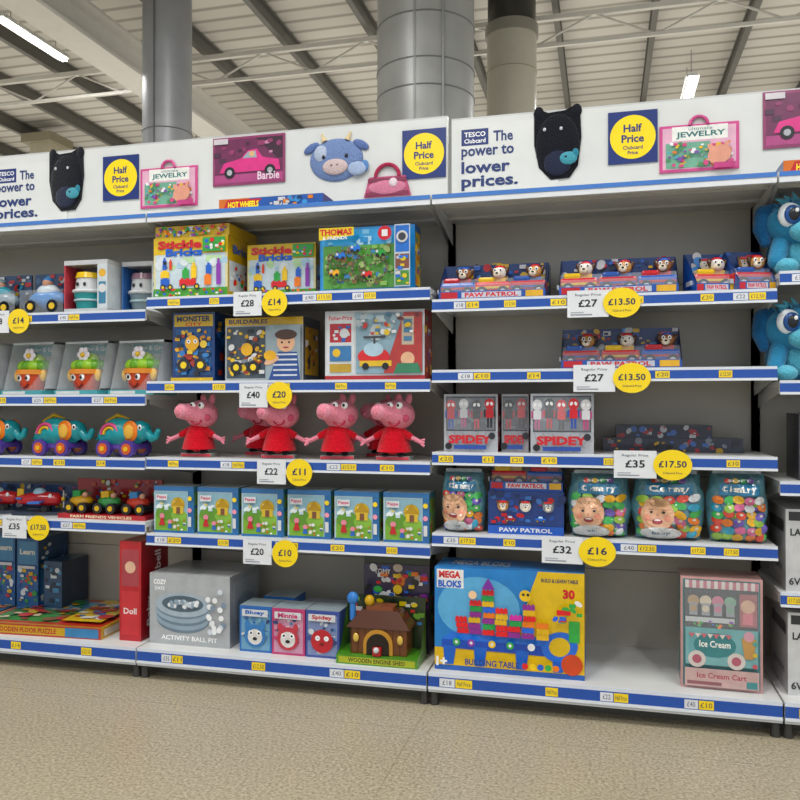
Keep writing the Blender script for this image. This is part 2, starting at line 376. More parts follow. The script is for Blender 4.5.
# ============================================================ BAY 2 (middle left)
def bricksbox(w,h,d,seed=1):
    b=carton(w,h,d,'#dcd5a4','#c8a41e','#d4b42a')
    b.R(.0,.72,1,1,'#dcba20'); b.R(0,0,1,.16,'#4f9a3a'); b.R(.03,.16,.97,.72,'#c8d8e0'); b.blobs(.05,.5,.95,.7,14,['#a8c8dc','#dce4e8','#b8d8a8'],seed+20,.05,.1)
    b.T('Stickle',.36,.88,.14,'#c8262c',w=.6,bold=.05); b.T('Bricks',.42,.75,.13,'#1f5fc4',w=.5,bold=.05)
    for (x,y,ww,hh,c) in ((.1,.2,.16,.12,'#2a62c8'),(.1,.34,.16,.1,'#f0c81c'),(.13,.47,.07,.16,'#2a62c8'),(.22,.47,.05,.14,'#e04a2a'),
        (.36,.2,.3,.1,'#d82a2a'),(.4,.32,.12,.14,'#3aa64a'),(.52,.32,.1,.2,'#f0c81c'),(.7,.2,.12,.16,'#ef7f1a'),(.72,.38,.1,.14,'#2a62c8'),(.86,.2,.08,.34,'#8a3aa8')):
        brick(b,x,y,ww,hh,c)
    for x in (.42,.6,.14,.24): b.C(x,.18,.05,'#22242c'); b.C(x,.18,.025,'#e8c83a')
    b.C(.17,.58,.03,BLACK); b.C(.2,.5,.012,BLACK); b.R(.68,.74,.98,.97,'#3a9a44'); b.blobs(.7,.76,.96,.94,12,BR,seed,.02,.04)
    b.blobs(.05,.02,.95,.14,34,BR,seed+3,.02,.035)
    rt(b); b.R(.05,.1,.95,.6,'#c8d0d4'); b.blobs(.1,.15,.9,.55,20,BR,seed+8,.03,.06); b.T('Bricks',.5,.8,.14,'#1f5fc4',w=.7)
    return b
put(bricksbox(.35,.262,.3),'building_bricks_box',(.01,.03,1.61))
b=carton(.35,.05,.28,'#d4b42a','#c8a41e','#d4b42a'); b.blobs(.03,.1,.97,.9,70,BR+['#e8e8d8','#3aa64a'],12,.1,.2); put(b,'building_bricks_box',(.015,.035,1.8725))
put(bricksbox(.315,.235,.2,9),'building_bricks_box',(.40,.14,1.61))
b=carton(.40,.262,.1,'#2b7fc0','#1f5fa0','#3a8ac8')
b.R(.02,.03,.80,.97,'#3f9ad2'); b.blobs(.04,.74,.78,.95,16,['#7ab8dc','#2f86c0','#a8d0e8'],14,.04,.08); b.R(.04,.05,.79,.72,'#5a9a44'); b.blobs(.06,.08,.77,.7,90,['#5a9a44','#8ab860','#8a6a44','#4a8ac0','#a8c078','#47762f'],3,.03,.07)
for (x,y,a,c) in ((.3,.38,.2,.22),(.55,.34,.18,.2),(.42,.5,.3,.14)):
    n=30
    for i in range(n):
        t=2*math.pi*i/n; b.E(x+a*math.cos(t),y+c*math.sin(t),.014,.02,'#5a4a3c',8)
        if i%3==0: b.E(x+a*math.cos(t),y+c*math.sin(t),.006,.01,'#c8b8a0',6)
for (x,y,c) in ((.2,.5,'#1f6fd0'),(.48,.2,'#d02a2a'),(.62,.52,'#2a9a3a'),(.36,.6,'#1f6fd0'),(.14,.24,'#e8a82a')):
    brick(b,x,y,.16,.07,c); b.C(x+.02,y,.03,BLACK,8); b.C(x+.08,y,.03,BLACK,8); b.C(x+.02,y+.06,.022,'#c8ccd0',8)
b.P([(.03,.78),(.4,.84),(.4,.97),(.03,.97)],'#d8c02a'); b.T('THOMAS',.21,.9,.1,'#c81f28',w=.34,bold=.04); b.T('& FRIENDS',.2,.81,.05,'#f2f2f2',w=.26)
b.C(.72,.85,.11,'#c0202a'); b.R(.69,.8,.75,.9,'#e8e8e8'); b.R(.82,.03,.98,.97,'#b9c4cc'); b.R(.83,.55,.97,.95,'#2a6ac0'); b.R(.83,.3,.97,.52,'#7a4a3a'); b.R(.83,.05,.97,.27,'#4a8a3e'); b.blobs(.84,.07,.96,.5,16,['#1f6fd0','#d8c02a','#c8ccd0','#c0202a'],4,.02,.05)
b.C(.9,.78,.09,'#c8c8c8'); b.C(.9,.78,.06,'#3a3a42'); rt(b); b.R(.1,.08,.9,.9,'#c8a42a'); b.blobs(.2,.1,.8,.8,16,BR,5,.05,.1)
put(b,'train_set_box',(.775,.03,1.61))
# s3
def tractorbox():
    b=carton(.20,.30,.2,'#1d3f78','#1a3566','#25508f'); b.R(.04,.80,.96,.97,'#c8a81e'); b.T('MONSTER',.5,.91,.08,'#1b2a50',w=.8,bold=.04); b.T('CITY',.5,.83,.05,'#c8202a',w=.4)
    b.R(.08,.1,.92,.76,'#24558c')
    b.blobs(.12,.12,.88,.74,70,['#d8a41c','#c8841a','#2a2a30','#e0c04a','#3a7ab8','#a83a2a','#16304e'],7,.02,.06)
    b.C(.5,.56,.11,'#e0a81c'); b.C(.42,.58,.03,WHITE); b.C(.58,.58,.03,WHITE); b.C(.42,.58,.012,BLACK); b.C(.58,.58,.012,BLACK); b.C(.3,.24,.1,'#23252c'); b.C(.7,.24,.1,'#23252c'); b.C(.3,.24,.05,YEL); b.C(.7,.24,.05,YEL); b.R(0,0,1,.06,'#c8a81e')
    rt(b); b.blobs(.1,.1,.9,.9,26,['#d8a41c','#2a68a8','#a83a2a'],5,.04,.08); return b
put(tractorbox(),'toy_robot_box',(.085,.06,1.25))
b=carton(.355,.27,.2,'#a9afb2','#3a4654','#afa890'); b.R(0,.88,1,1,'#d0aa1c'); b.T('BUILDABLES',.3,.94,.07,'#20305a',w=.5,bold=.03)
b.R(.02,.05,.52,.86,'#48545e'); b.blobs(.05,.1,.5,.82,70,['#c89a2a','#e0bc3a','#2a2c32','#7a8288','#a8442a','#d8d8d8'],8,.025,.06); b.C(.16,.22,.1,'#1c1d22'); b.C(.38,.22,.1,'#1c1d22'); b.C(.16,.22,.05,YEL); b.C(.38,.22,.05,YEL); b.C(.3,.5,.10,'#e0ac20')
b.R(.54,.02,.98,.87,'#94a4ac'); b.P([(.58,.02),(.98,.02),(.94,.45),(.7,.46)],'#2a4a8a')
for i in range(5): b.R(.64,.08+i*.08,.94,.105+i*.08,'#cfd4da')
b.C(.8,.60,.15,'#dcae8c'); b.E(.8,.72,.14,.08,'#4a3020'); b.C(.75,.60,.018,BLACK,8); b.C(.84,.60,.018,BLACK,8); b.E(.8,.52,.04,.014,'#a03a3a',8); b.E(.62,.32,.1,.05,'#dcae8c',12,.4); b.E(.6,.4,.08,.08,'#e0ac20')
rt(b); b.R(.1,.1,.9,.85,'#b8902a'); b.blobs(.15,.15,.85,.8,14,['#2a2c32','#e8e8e8','#a83a2a'],4,.04,.08); put(b,'toy_vehicle_kit_box',(.335,.06,1.25))
b=carton(.42,.285,.14,'#c8ccce','#9c332e','#b9bbbc'); b.R(0,0,1,.07,'#a82a30')
b.R(.02,.1,.3,.96,'#d4d8da'); b.T('Fisher-Price',.16,.9,.06,'#c8202a',w=.24,bold=.02); b.R(.05,.55,.27,.82,'#b23038'); b.blobs(.07,.57,.25,.8,12,['#e8c23a','#d8d8d8','#2a62b0'],3,.02,.04); b.R(.05,.28,.27,.5,'#3c72a4'); b.C(.12,.4,.06,'#d8b23a'); b.C(.2,.68,.07,'#cfd2d4'); b.R(.05,.12,.27,.24,'#b6963a')
b.R(.32,.1,.98,.96,'#86a2b0'); b.blobs(.33,.6,.7,.94,20,['#9fb8c4','#6f8a98','#b8c4c8'],8,.05,.1); b.P([(.6,.1),(.98,.1),(.98,.96),(.8,.96),(.72,.6)],'#a83a36'); b.R(.78,.5,.9,.9,'#b8a894')
for y in (.55,.67,.79): b.R(.8,y,.88,y+.07,'#4a7898')
b.E(.5,.34,.16,.13,'#c82a2c'); b.E(.5,.44,.1,.1,'#a8c4d2'); b.R(.36,.2,.68,.28,'#d8b23a'); b.C(.42,.2,.05,BLACK); b.C(.62,.2,.05,BLACK); b.R(.4,.6,.62,.63,'#3a3c42'); b.R(.5,.52,.52,.62,'#3a3c42')
b.C(.84,.3,.1,'#dcae8c'); b.P([(.7,.1),(.98,.1),(.94,.24),(.74,.24)],'#3a7a5a'); b.blobs(.34,.66,.96,.94,24,['#c03a30','#d8b83a','#4a7898','#e0e0e0','#6a2a26'],19,.02,.05)
rt(b); b.blobs(.1,.1,.9,.9,12,BR,5,.05,.1); put(b,'rescue_playset_box',(.79,.05,1.25))
# s4 plush pigs
def pig():
    b=B(); PK='#e38c9e'; R='#c41f2c'
    b.box(-.07,-.03,0,.07,.05,.018,'#8e9a94'); b.box(-.068,-.032,.003,.068,-.03,.015,'#c43a48')
    for q in (-1,1):
        b.ell((q*.032,-.02,.024),(.017,.026,.01),BLACK,2); b.cyl((q*.03,0,.02),(q*.028,0,.06),.010,.012,PK,2,10)
    b.tube([(0,0,.078),(0,0,.09),(0,0,.11),(0,0,.14)],[.060,.057,.046,.030],R,2,20); b.cyl((0,0,.035),(0,0,.08),.072,.061,R,2,24)
    for q in (-1,1):
        b.tube([(q*.03,-.005,.118),(q*.07,-.02,.098)],[.018,.015],R,2); b.tube([(q*.07,-.02,.098),(q*.112,-.03,.078)],[.010,.009],PK,2)
        for k in (-1,0,1): b.tube([(q*.112,-.03,.078),(q*.13,-.034+k*.004,.074+k*.012)],[.006,.005],PK,2,8)
    b.ell((.012,0,.185),(.074,.060,.062),PK,2,24,14)
    b.tube([(0,-.015,.187),(-.028,-.045,.195),(-.048,-.066,.198)],[.050,.038,.032],PK,2,16)
    b.cyl((-.046,-.064,.198),(-.058,-.077,.200),.034,.031,'#e69aac',2,20)
    for q in (-1,1): b.ell((-.058+q*.008,-.079-q*.006,.200),(.005,.004,.008),'#a8405a')
    for dx,dy in ((-.006,-.050),(.034,-.052)):
        b.ell((dx,dy,.223),(.014,.010,.015),'#f6f6f6'); b.ell((dx-.003,dy-.008,.224),(.006,.004,.007),BLACK)
    for dx,q in ((.022,-1),(.06,1)): b.ell((dx,.0,.247),(.014,.008,.026),PK,2,rot=(0,q*.25,0))
    b.ell((.058,-.044,.172),(.015,.009,.015),'#cc5a74',2)
    b.torus((.012,-.054,.166),.024,.0035,'#b0203c',1,rot=(math.pi/2,0,0),a0=math.pi*1.1,a1=math.pi*1.95,n=12,k=6)
    return b.mesh('plush_pig')
m=pig()
for x,y,r in ((.195,.09,4),(.415,.26,-10),(.575,.08,8),(.835,.08,12),(.98,.27,-5),(1.075,.09,0)): put(m,'plush_pig',(x,y,.925),r)
# s5 six figure playset boxes
def housebox():
    b=carton(.188,.2,.12,'#b4c8d0','#4a8aa8','#c4d0d4'); b.R(0,0,1,.05,'#2f6aa8'); b.R(0,.9,1,1,'#3a7ab8'); b.R(.86,.05,1,.9,'#2f6ea8')
    b.R(.04,.05,.84,.88,'#94bccc'); b.R(.04,.05,.84,.42,'#78a83e'); b.E(.3,.42,.25,.16,'#629436'); b.E(.64,.38,.2,.12,'#86b64a')
    b.blobs(.1,.5,.42,.84,14,['#c8dce4','#e4ecee','#6a9ab0','#d8c878'],5,.03,.06)
    b.E(.62,.62,.17,.15,'#c8a82a'); b.R(.5,.42,.76,.58,'#d4b644'); b.R(.58,.42,.68,.56,'#7a4e36'); b.C(.55,.66,.03,'#f2f0d0'); b.P([(.46,.58),(.8,.58),(.63,.78)],'#b08a2a')
    b.C(.22,.36,.06,'#e08a9c'); b.P([(.14,.16),(.3,.16),(.25,.32),(.19,.32)],'#b8282e'); b.C(.42,.24,.05,'#e08a9c'); b.P([(.36,.1),(.48,.1),(.45,.2),(.39,.2)],'#2a62b0')
    b.blobs(.5,.08,.82,.3,14,['#d8d2c8','#c8742a','#b8282e','#e8e8e8','#3a5a9a'],9,.02,.045); b.R(.08,.70,.36,.83,'#dcdfe2'); b.T('Peppa',.22,.765,.08,'#c83a6a',w=.24,bold=.03)
    b.C(.93,.75,.05,YEL); b.C(.93,.5,.05,'#ef9aac'); b.R(.89,.15,.97,.36,'#d8d8d8')
    rt(b); b.R(.1,.1,.9,.88,'#7cac4a'); b.blobs(.15,.15,.85,.8,10,BR,4,.04,.08); return b.mesh('x')
m=housebox()
for i in range(6): put(m,'house_playset_box',(.014+i*.206,.03+.004*(i%2),.60))
# base
b=carton(.105,.43,.22,'#b0242c','#8f1c24','#b0282e'); b.R(.1,.06,.9,.5,'#c0333a'); b.R(.1,.55,.9,.92,'#a04048'); b.C(.5,.74,.06,'#dcb498'); b.T('Doll',.5,.3,.06,'#e8dede',w=.6)
b.frame((.105,0,0),(0,0,1),(0,-1,0),.43,.22); b.T('Baby',.28,-.3,.2,'#f0e6e6',w=.3); b.T('Annabell',.62,-.6,.22,'#f0e6e6',w=.5); put(b,'baby_doll_box',(-.135,.0,.13))
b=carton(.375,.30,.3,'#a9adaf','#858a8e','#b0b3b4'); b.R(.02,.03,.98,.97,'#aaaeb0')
b.T('COZY',.13,.88,.07,'#f4f4f4',w=.16,bold=.04); b.T('DAYS',.13,.79,.05,'#f4f4f4',w=.12); b.T('ACTIVITY BALL PIT',.5,.1,.065,'#f4f6f6',w=.7,bold=.02)
b.E(.42,.36,.33,.19,'#6c7e8c',28); b.E(.42,.40,.34,.19,'#8fa2b0',28); b.E(.42,.45,.33,.18,'#6c7e8c',28); b.E(.42,.49,.34,.18,'#93a6b4',28); b.E(.42,.54,.33,.17,'#6c7e8c',28); b.E(.42,.57,.34,.17,'#a3b2bd',28); b.E(.42,.585,.26,.115,'#4f606e',28)
r=random.Random(2)
for i in range(30):
    b.C(r.uniform(.22,.62),r.uniform(.53,.62),.032,r.choice(['#e9ecee','#c2ccd4','#8fa2b2']),12)
for i in range(18): b.C(r.uniform(.74,.95),r.uniform(.2,.85),.04,r.choice(['#eef0f2','#cfd6dc','#7f90a2']),14)
tp(b); b.R(.04,.1,.6,.9,'#a4a9ab'); rt(b); b.R(.1,.1,.9,.9,'#959a9e'); b.E(.5,.5,.3,.2,'#7e8f9c')
put(b,'ball_pit_box',(.012,.0,.13))
def facebox(bg,fc,c2,kind):
    b=carton(.143,.19,.13,bg,bg,'#98a8b0'); b.R(.06,.05,.94,.9,c2); b.blobs(.1,.1,.9,.85,30,[bg,'#c8ccd0','#4a7aa8',c2,'#2a3a6a'],kind,.03,.07)
    b.C(.5,.36,.25,fc); b.C(.5,.34,.17,'#d9d6d2' if kind!=3 else fc)
    if kind!=3:
        for q in (-1,1): b.E(.5+q*.24,.6,.08,.09,fc)
    for q in (-1,1): b.C(.5+q*.13,.42,.055,'#f4f4f4'); b.C(.5+q*.12,.42,.026 if kind!=3 else .01,BLACK)
    b.E(.5,.3,.07,.035,BLACK if kind!=3 else '#7a1018'); b.R(.1,.78,.9,.93,'#d2d4d8'); b.T(['Bluey','Minnie','Spidey'][kind-1],.5,.855,.11,['#2a62b0','#c0306a','#b8202a'][kind-1],w=.6,bold=.04)
    return b
put(facebox('#2f68ae','#3a78b4','#6f9ebc',1),'soft_ball_box',(.437,-.01,.13)); put(facebox('#b83f70','#b83a4a','#c690a8',2),'soft_ball_box',(.584,-.015,.13)); put(facebox('#3a4f96','#b42630','#7a88b0',3),'soft_ball_box',(.731,-.015,.13))
b=facebox('#2f68ae','#c8903a','#6f9ebc',2); put(b,'soft_ball_box',(.47,.16,.13)); b=carton(.3,.16,.14,'#35406a','#2a3050','#8a90a0'); b.blobs(.05,.1,.95,.9,50,BR,31,.04,.1); put(b,'toy_figure_box',(.62,.16,.13))
# engine shed toy in open tray
b=B(); G='#4f8a2e'
b.box(0,0,0,.33,.16,.035,G); b.frame((0,0,0),(1,0,0),(0,0,1),.33,.035); b.R(.03,.15,.97,.85,'#a8b03a'); b.T('WOODEN ENGINE SHED',.5,.5,.5,'#3a2a18',w=.7)
b.box(0,.15,.035,.33,.16,.24,'#2a3a22'); b.frame((0,.15,.035),(1,0,0),(0,0,1),.33,.2); b.blobs(.04,.5,.96,.95,30,['#d8c22a','#3a78b8','#b83030','#d8d8d8','#1a2416','#6a9a3a'],4,.04,.1)
b.add([(0,.0,.035),(0,.15,.035),(0,.15,.22),(0,.06,.05)],[(0,1,2,3)],'#5f9a38'); b.add([(.33,.0,.035),(.33,.15,.035),(.33,.15,.22),(.33,.06,.05)],[(3,2,1,0)],'#5f9a38')
b.box(.05,.03,.035,.28,.13,.14,'#6a3e22',1,bev=.004)
for i in range(8): b.box(.052+i*.0285,.028,.04,.054+i*.0285,.03,.136,'#4a2a18',1)
v=[(.035,.02,.14),(.295,.02,.14),(.24,.05,.205),(.09,.05,.205),(.035,.14,.14),(.295,.14,.14),(.24,.12,.205),(.09,.12,.205)]
b.add(v,[(0,1,2,3),(1,5,6,2),(5,4,7,6),(4,0,3,7),(3,2,6,7)],'#4c2818',1); b.box(.11,.05,.205,.22,.11,.222,'#7a4228',1); 
def arch(b,cx,y,z0,w,h,col,m=1):
    pts=[(cx-w/2,z0)]+[(cx-w/2*math.cos(math.pi*i/12),z0+h-w/2+w/2*math.sin(math.pi*i/12)) for i in range(13)]+[(cx+w/2,z0)]
    pts=pts[::-1]; n=len(pts); b.add([(p[0],y,p[1]) for p in pts]+[(p[0],y+.01,p[1]) for p in pts],[tuple(range(n)),]+[(i,(i+1)%n,n+(i+1)%n,n+i) for i in range(n)],col,m)
arch(b,.165,.022,.037,.12,.10,'#b8863a'); arch(b,.165,.019,.037,.092,.083,'#1c120c'); b.box(.148,.0,.037,.182,.03,.07,'#b02a2a',1,bev=.004); b.ell((.165,-.002,.062),.012,'#c8c8c8')
for q in (.075,.255): b.ell((q,.022,.10),(.012,.006,.018),'#d0b05a')
b.ell((.05,.06,.245),(.024,.018,.026),'#3a78c0'); b.ell((.12,.06,.24),(.02,.018,.022),'#c0982a'); b.cyl((.05,.06,.16),(.05,.06,.23),.012,.012,'#3a78c0'); b.cyl((.12,.06,.2),(.12,.06,.22),.01,.01,'#c83030')
put(b,'engine_shed_toy',(.876,-.06,.13))
b=carton(.28,.36,.14,'#3a3350','#2c2840','#5a5468'); b.blobs(.05,.5,.95,.97,60,BR+['#2a2238','#c8b8a8','#18161e'],33,.03,.06); b.T('TOMY',.3,.92,.06,'#e8e8e8',w=.25); rt(b); b.blobs(.1,.3,.9,.9,20,BR,3,.03,.06); put(b,'toy_figure_box',(.93,.14,.13))
b=B(); b.box(0,0,0,.28,.12,.03,'#2a3a2a');
r=random.Random(5)
for i in range(11):
    x=.02+i*.023; c=r.choice(BR); b.ell((x,.05+r.uniform(-.02,.02),.05),(.014,.014,.022),c,1,10,8); b.ell((x,.05,.083),.012,'#c2947a',1,10,8); b.ell((x,.052,.093),(.012,.012,.006),r.choice(BR),1,10,6)
put(b,'toy_figure_set',(.93,.145,.4905))
# ============================================================ BAY 3 s2, s3 : rescue pup vehicle sets
def vset(w,n,cols,sd,hb=.158):
    b=B(); K=1.42 if w/n>.13 else 1.2
    b.box(0,0,0,w,.14,.012,'#1f4a98'); b.box(0,0,.012,w,.004,.036,'#2450a0'); b.box(0,.13,.012,w,.14,hb,'#1c3a74')
    for xx,q in ((0,1),(w-.003,1)): b.add([(xx,.004,.012),(xx,.13,.012),(xx,.13,hb),(xx,.05,.09),(xx,.004,.045),(xx+.003,.004,.012),(xx+.003,.13,.012),(xx+.003,.13,hb),(xx+.003,.05,.09),(xx+.003,.004,.045)],[(0,1,2,3,4),(9,8,7,6,5)],'#244f9a'); 
    b.frame((0,0,.006),(1,0,0),(0,0,1),w,.03); b.R(.22,.15,.78,.85,'#c4c8d2'); b.T('PAW PATROL',.5,.5,.6,'#c8202a',w=.5,bold=.04); b.R(.82,.1,.98,.9,'#d8a83a'); b.R(.02,.1,.18,.9,'#b8202a')
    b.frame((0,.13,.012),(1,0,0),(0,0,1),w,hb-.012); b.blobs(.02,.35,.98,.97,int(70*w/.4),['#b8202a','#d0aa2a','#4a8ad0','#c8c8ce','#162a5a','#2a5ab0','#0f1c3c'],sd,.04,.12)
    for i in range(n): pup(b,(i+.5)/n+.05,.74,.15,['#e0d8cc','#a87a46','#8a9098'][(i+sd)%3],['#2a2422','#5a3a22','#4a5058'][(i+sd)%3])
    for i in range(n):
        c1,c2,pc=cols[i%len(cols)]
        b.M=Matrix.Translation((w*(i+.5)/n-.07*K,.004,-.008))@Matrix.Diagonal((K,1.2,K*.98,1))
        b.box(.02,.022,.028,.12,.075,.06,c1,1,bev=.008); b.box(.03,.027,.058,.075,.07,.074,c2,1,bev=.006); b.box(.012,.028,.03,.022,.07,.042,'#b9bcc2',1); b.box(.024,.020,.040,.116,.022,.046,c2,1)
        for x in (.042,.1):
            for y in (.02,.077): b.cyl((x,y-.005,.03),(x,y+.005,.03),.016,.016,'#1b1c22',1,14); b.cyl((x,y-.0065,.03),(x,y-.005,.03),.008,.008,'#c8ccd2',1,10)
        b.ell((.088,.048,.086),(.019,.02,.019),pc,1); b.ell((.083,.03,.080),(.011,.01,.009),'#dfd3c0',1,10,8); b.ell((.083,.021,.083),(.004,.003,.003),BLACK,1,8,6)
        for q in (-1,1):
            b.ell((.088+q*.018,.05,.090),(.007,.008,.014),'#4a2e1e',1,10,8,rot=(0,q*.4,0)); b.ell((.085+q*.008,.03,.092),(.005,.004,.006),'#fafafa',1,8,6); b.ell((.085+q*.008,.0265,.092),(.0025,.002,.003),BLACK,1,6,5)
        b.ell((.088,.05,.101),(.015,.015,.007),c1,1,10,6); b.box(.07,.04,.058,.105,.06,.072,c2,1)
        b.M=Matrix.Identity(4)
    # clear window
    b.add([(.003,.004,.036),(w-.003,.004,.036),(w-.003,.05,.09+.0),(.003,.05,.09+.0)],[(0,1,2,3)],WHITE,6)
    return b
RC=('#c8232c','#d8b22a','#d9d4cc'); BC=('#2456b0','#b8232c','#8a5a34'); R2=('#b8232c','#2a4f9a','#b88a50')
put(vset(.415,3,[BC,RC,R2],1),'toy_pup_vehicle_set',(1.272,.03,1.56)); put(vset(.43,3,[RC,R2,BC],2),'toy_pup_vehicle_set',(1.74,.02,1.56))
put(vset(.15,1,[RC],3,.165),'toy_pup_vehicle_set',(2.232,.03,1.56),14); put(vset(.135,1,[R2],4,.165),'toy_pup_vehicle_set',(2.375,.02,1.56),14)
put(vset(.44,3,[R2,RC,BC],5,.165),'toy_pup_vehicle_set',(1.745,.06,1.285))
for k,(x,y,z) in enumerate(((1.29,.2,1.56),(1.76,.2,1.56),(1.77,.23,1.285))):
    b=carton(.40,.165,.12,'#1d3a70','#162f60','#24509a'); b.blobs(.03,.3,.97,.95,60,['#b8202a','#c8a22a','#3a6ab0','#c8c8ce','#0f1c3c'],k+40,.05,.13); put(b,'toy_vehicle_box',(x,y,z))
# s4 superhero figures
def hero(w,seed):
    b=carton(w,.228,.1,'#b4b8be','#901f2a','#a8acb2'); b.R(.04,.36,.96,.96,'#1c1e26')
    n=max(2,round(w/.05)); cs=[('#c8202a','#2a4aa0'),('#d4d4d8','#b04a7a'),('#101116','#b8202a'),('#c8202a','#22232a')]
    b.R(.07,.39,.93,.94,'#5d636e'); b.blobs(.1,.42,.9,.9,16,['#4a505a','#7a8088','#3a3e48'],seed+50,.05,.1)
    for i in range(n): figure2(b,.5/n+i*(1/n)*.96+.01,.40+(.02 if i%2 else 0),.5,*cs[(i+seed)%4])
    for i in range(9):
        a=math.pi*i/8; b.P([(.5,.34),(.5+.5*math.cos(a),.34-.34*math.sin(a)),(.5+.5*math.cos(a)+.01,.345-.34*math.sin(a))],'#7a828e')
    for rr in (.15,.3,.44):
        for i in range(8):
            a=math.pi*i/8; c=math.pi*(i+1)/8; b.P([(.5+rr*math.cos(a),.34-rr*.7*math.sin(a)),(.5+(rr-.01)*math.cos(a),.34-(rr-.01)*.7*math.sin(a)),(.5+(rr-.01)*math.cos(c),.34-(rr-.01)*.7*math.sin(c)),(.5+rr*math.cos(c),.34-rr*.7*math.sin(c))],'#7a828e')
    b.T('SPIDEY',.5,.22,.15,'#c8202a',w=.8,bold=.05); b.R(.2,.05,.8,.12,'#2a4a9a'); b.C(.1,.1,.06,BLACK); b.C(.9,.28,.06,'#22232a')
    b.add([(w*.05,-.008,.085),(w*.95,-.008,.085),(w*.95,-.008,.215),(w*.05,-.008,.215)],[(0,1,2,3)],WHITE,6)
    lf(b); b.R(.1,.1,.9,.9,'#a8202a'); rt(b); b.R(.1,.1,.9,.9,'#a02530'); b.blobs(.1,.1,.9,.9,10,['#22232a','#e8e8e8','#2a4aa0'],3,.04,.1); return b
put(hero(.215,0),'superhero_figures_box',(1.285,.07,.965)); put(hero(.105,2),'superhero_figures_box',(1.512,.10,.965)); put(hero(.235,1),'superhero_figures_box',(1.632,.02,.965))
put(hero(.20,1),'superhero_figures_box',(1.30,.2,.965)); put(hero(.22,3),'superhero_figures_box',(1.63,.18,.965))
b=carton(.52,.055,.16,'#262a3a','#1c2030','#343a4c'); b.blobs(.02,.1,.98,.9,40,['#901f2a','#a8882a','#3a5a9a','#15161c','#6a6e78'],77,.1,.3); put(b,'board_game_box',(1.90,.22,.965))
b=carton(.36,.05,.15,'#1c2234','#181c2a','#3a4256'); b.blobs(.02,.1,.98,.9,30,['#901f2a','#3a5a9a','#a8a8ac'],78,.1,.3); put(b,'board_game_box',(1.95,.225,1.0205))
# s5 soft block bags
def bag(w,h,seed,face=True):
    b=B(); nx,nz=16,20; t=.07
    def prof(u,v):
        e=(1-abs(2*u-1)**3.0)*(1-abs(2*v-1)**5.0); e=max(e,0)**.5
        return e*t*(1+.12*math.sin(u*9+seed)*math.sin(v*11+seed*2)+.05*math.sin(u*23+v*5+seed))
    def X(u,v): return (u-.5)*w*(1-.07*math.cos(2*math.pi*(v))-.03*math.sin(v*14+seed)*(1 if u>.5 else -1)*.5)+.0
    for sgn in (1,-1):
        v=[(X(i/nx,j/nz),-sgn*prof(i/nx,j/nz)*(1 if sgn>0 else .7),j/nz*h) for j in range(nz+1) for i in range(nx+1)]
        f=[]
        for j in range(nz):
            for i in range(nx):
                a=j*(nx+1)+i; q=(a,a+1,a+nx+2,a+nx+1); f.append(q if sgn>0 else q[::-1])
        b.add(v,f,'#5f8c98',4,True)
    b.frame((-w/2,0,0),(1,0,0),(0,0,1),w,h,4); b.warp=lambda u,v: prof(min(max(u,0),1),min(max(v,0),1))+.0015
    r=random.Random(seed); pal=['#cc4a3a','#dca83a','#4aa85a','#3a98b8','#cc6a94','#6a58b0','#dc7a3a','#94bc50','#d4d8dc']
    for j in range(6):
        for i in range(5):
            cx=.14+i*.18+r.uniform(-.03,.03); cy=.09+j*.11+r.uniform(-.02,.02); c=r.choice(pal)
            b.E(cx,cy,.095,.06,c,12,r.uniform(-.6,.6)); b.E(cx+.01,cy+.012,.03,.02,'#d8ccc0' if r.random()<.4 else c,8)
    b.G(.16,.70,.84,.86,'#2a6f94'); b.T('Clemmy',.5,.78,.12,'#ece8e0',w=.58,bold=.06)
    for i,cc in enumerate(('#c84a3a','#d8b23a','#4aaa5a','#7a5aa0')): b.E(.3+i*.13,.91,.055,.035,cc,12)
    b.T('SOFT',.5,.91,.035,'#f6f6f6',w=.4)
    if face: baby(b,.33,.40,.24); b.E(.38,.12,.30,.10,'#c8cacc',14); b.T('baby',.38,.12,.06,'#3a6a8a',w=.26)
    b.warp=None
    r2=random.Random(seed+4)
    for i in range(9):
        cx=r2.uniform(-.3,.38)*w; cz=r2.uniform(.1,.6)*h
        if face and cx<.08*w: continue
        b.ell((cx,-prof(cx/w+.5,cz/h)+.006,cz),(.022,.012,.020),r2.choice(pal),4,12,8,rot=(0,r2.uniform(-.5,.5),0))
    b.box(-w*.42,-.004,h-.004,w*.42,.004,h+.012,'#a4b0b4',4)
    return b
put(bag(.17,.235,3),'soft_blocks_bag',(1.362,.09,.65)); put(bag(.22,.24,5),'soft_blocks_bag',(1.885,.085,.65)); put(bag(.245,.245,8),'soft_blocks_bag',(2.135,.085,.65)); put(bag(.20,.25,11,False),'soft_blocks_bag',(2.375,.085,.65))
b=carton(.29,.165,.16,'#1b3a7c','#14285a','#2a5cae'); b.blobs(.02,.25,.98,.98,40,['#1f4a98','#12285a','#3a6ab0','#b8202a'],16,.05,.1); b.R(0,0,1,.2,'#2456b0'); b.T('PAW PATROL',.5,.1,.1,'#d8d8de',w=.7,bold=.03)
for i,(c,d) in enumerate((('#a87a46','#5a3a22'),('#d0cac2','#24242a'),('#7a8088','#4a5058'))): pup(b,.2+i*.3,.66,.13,c,d)
car2(b,.3,.36,.12,'#b8232c'); car2(b,.7,.37,.12,'#2a66c8'); put(b,'toy_vehicle_box',(1.465,.05,.65),0)
put(vset(.28,2,[RC,BC],6,.095),'toy_pup_vehicle_set',(1.47,.06,.8155))
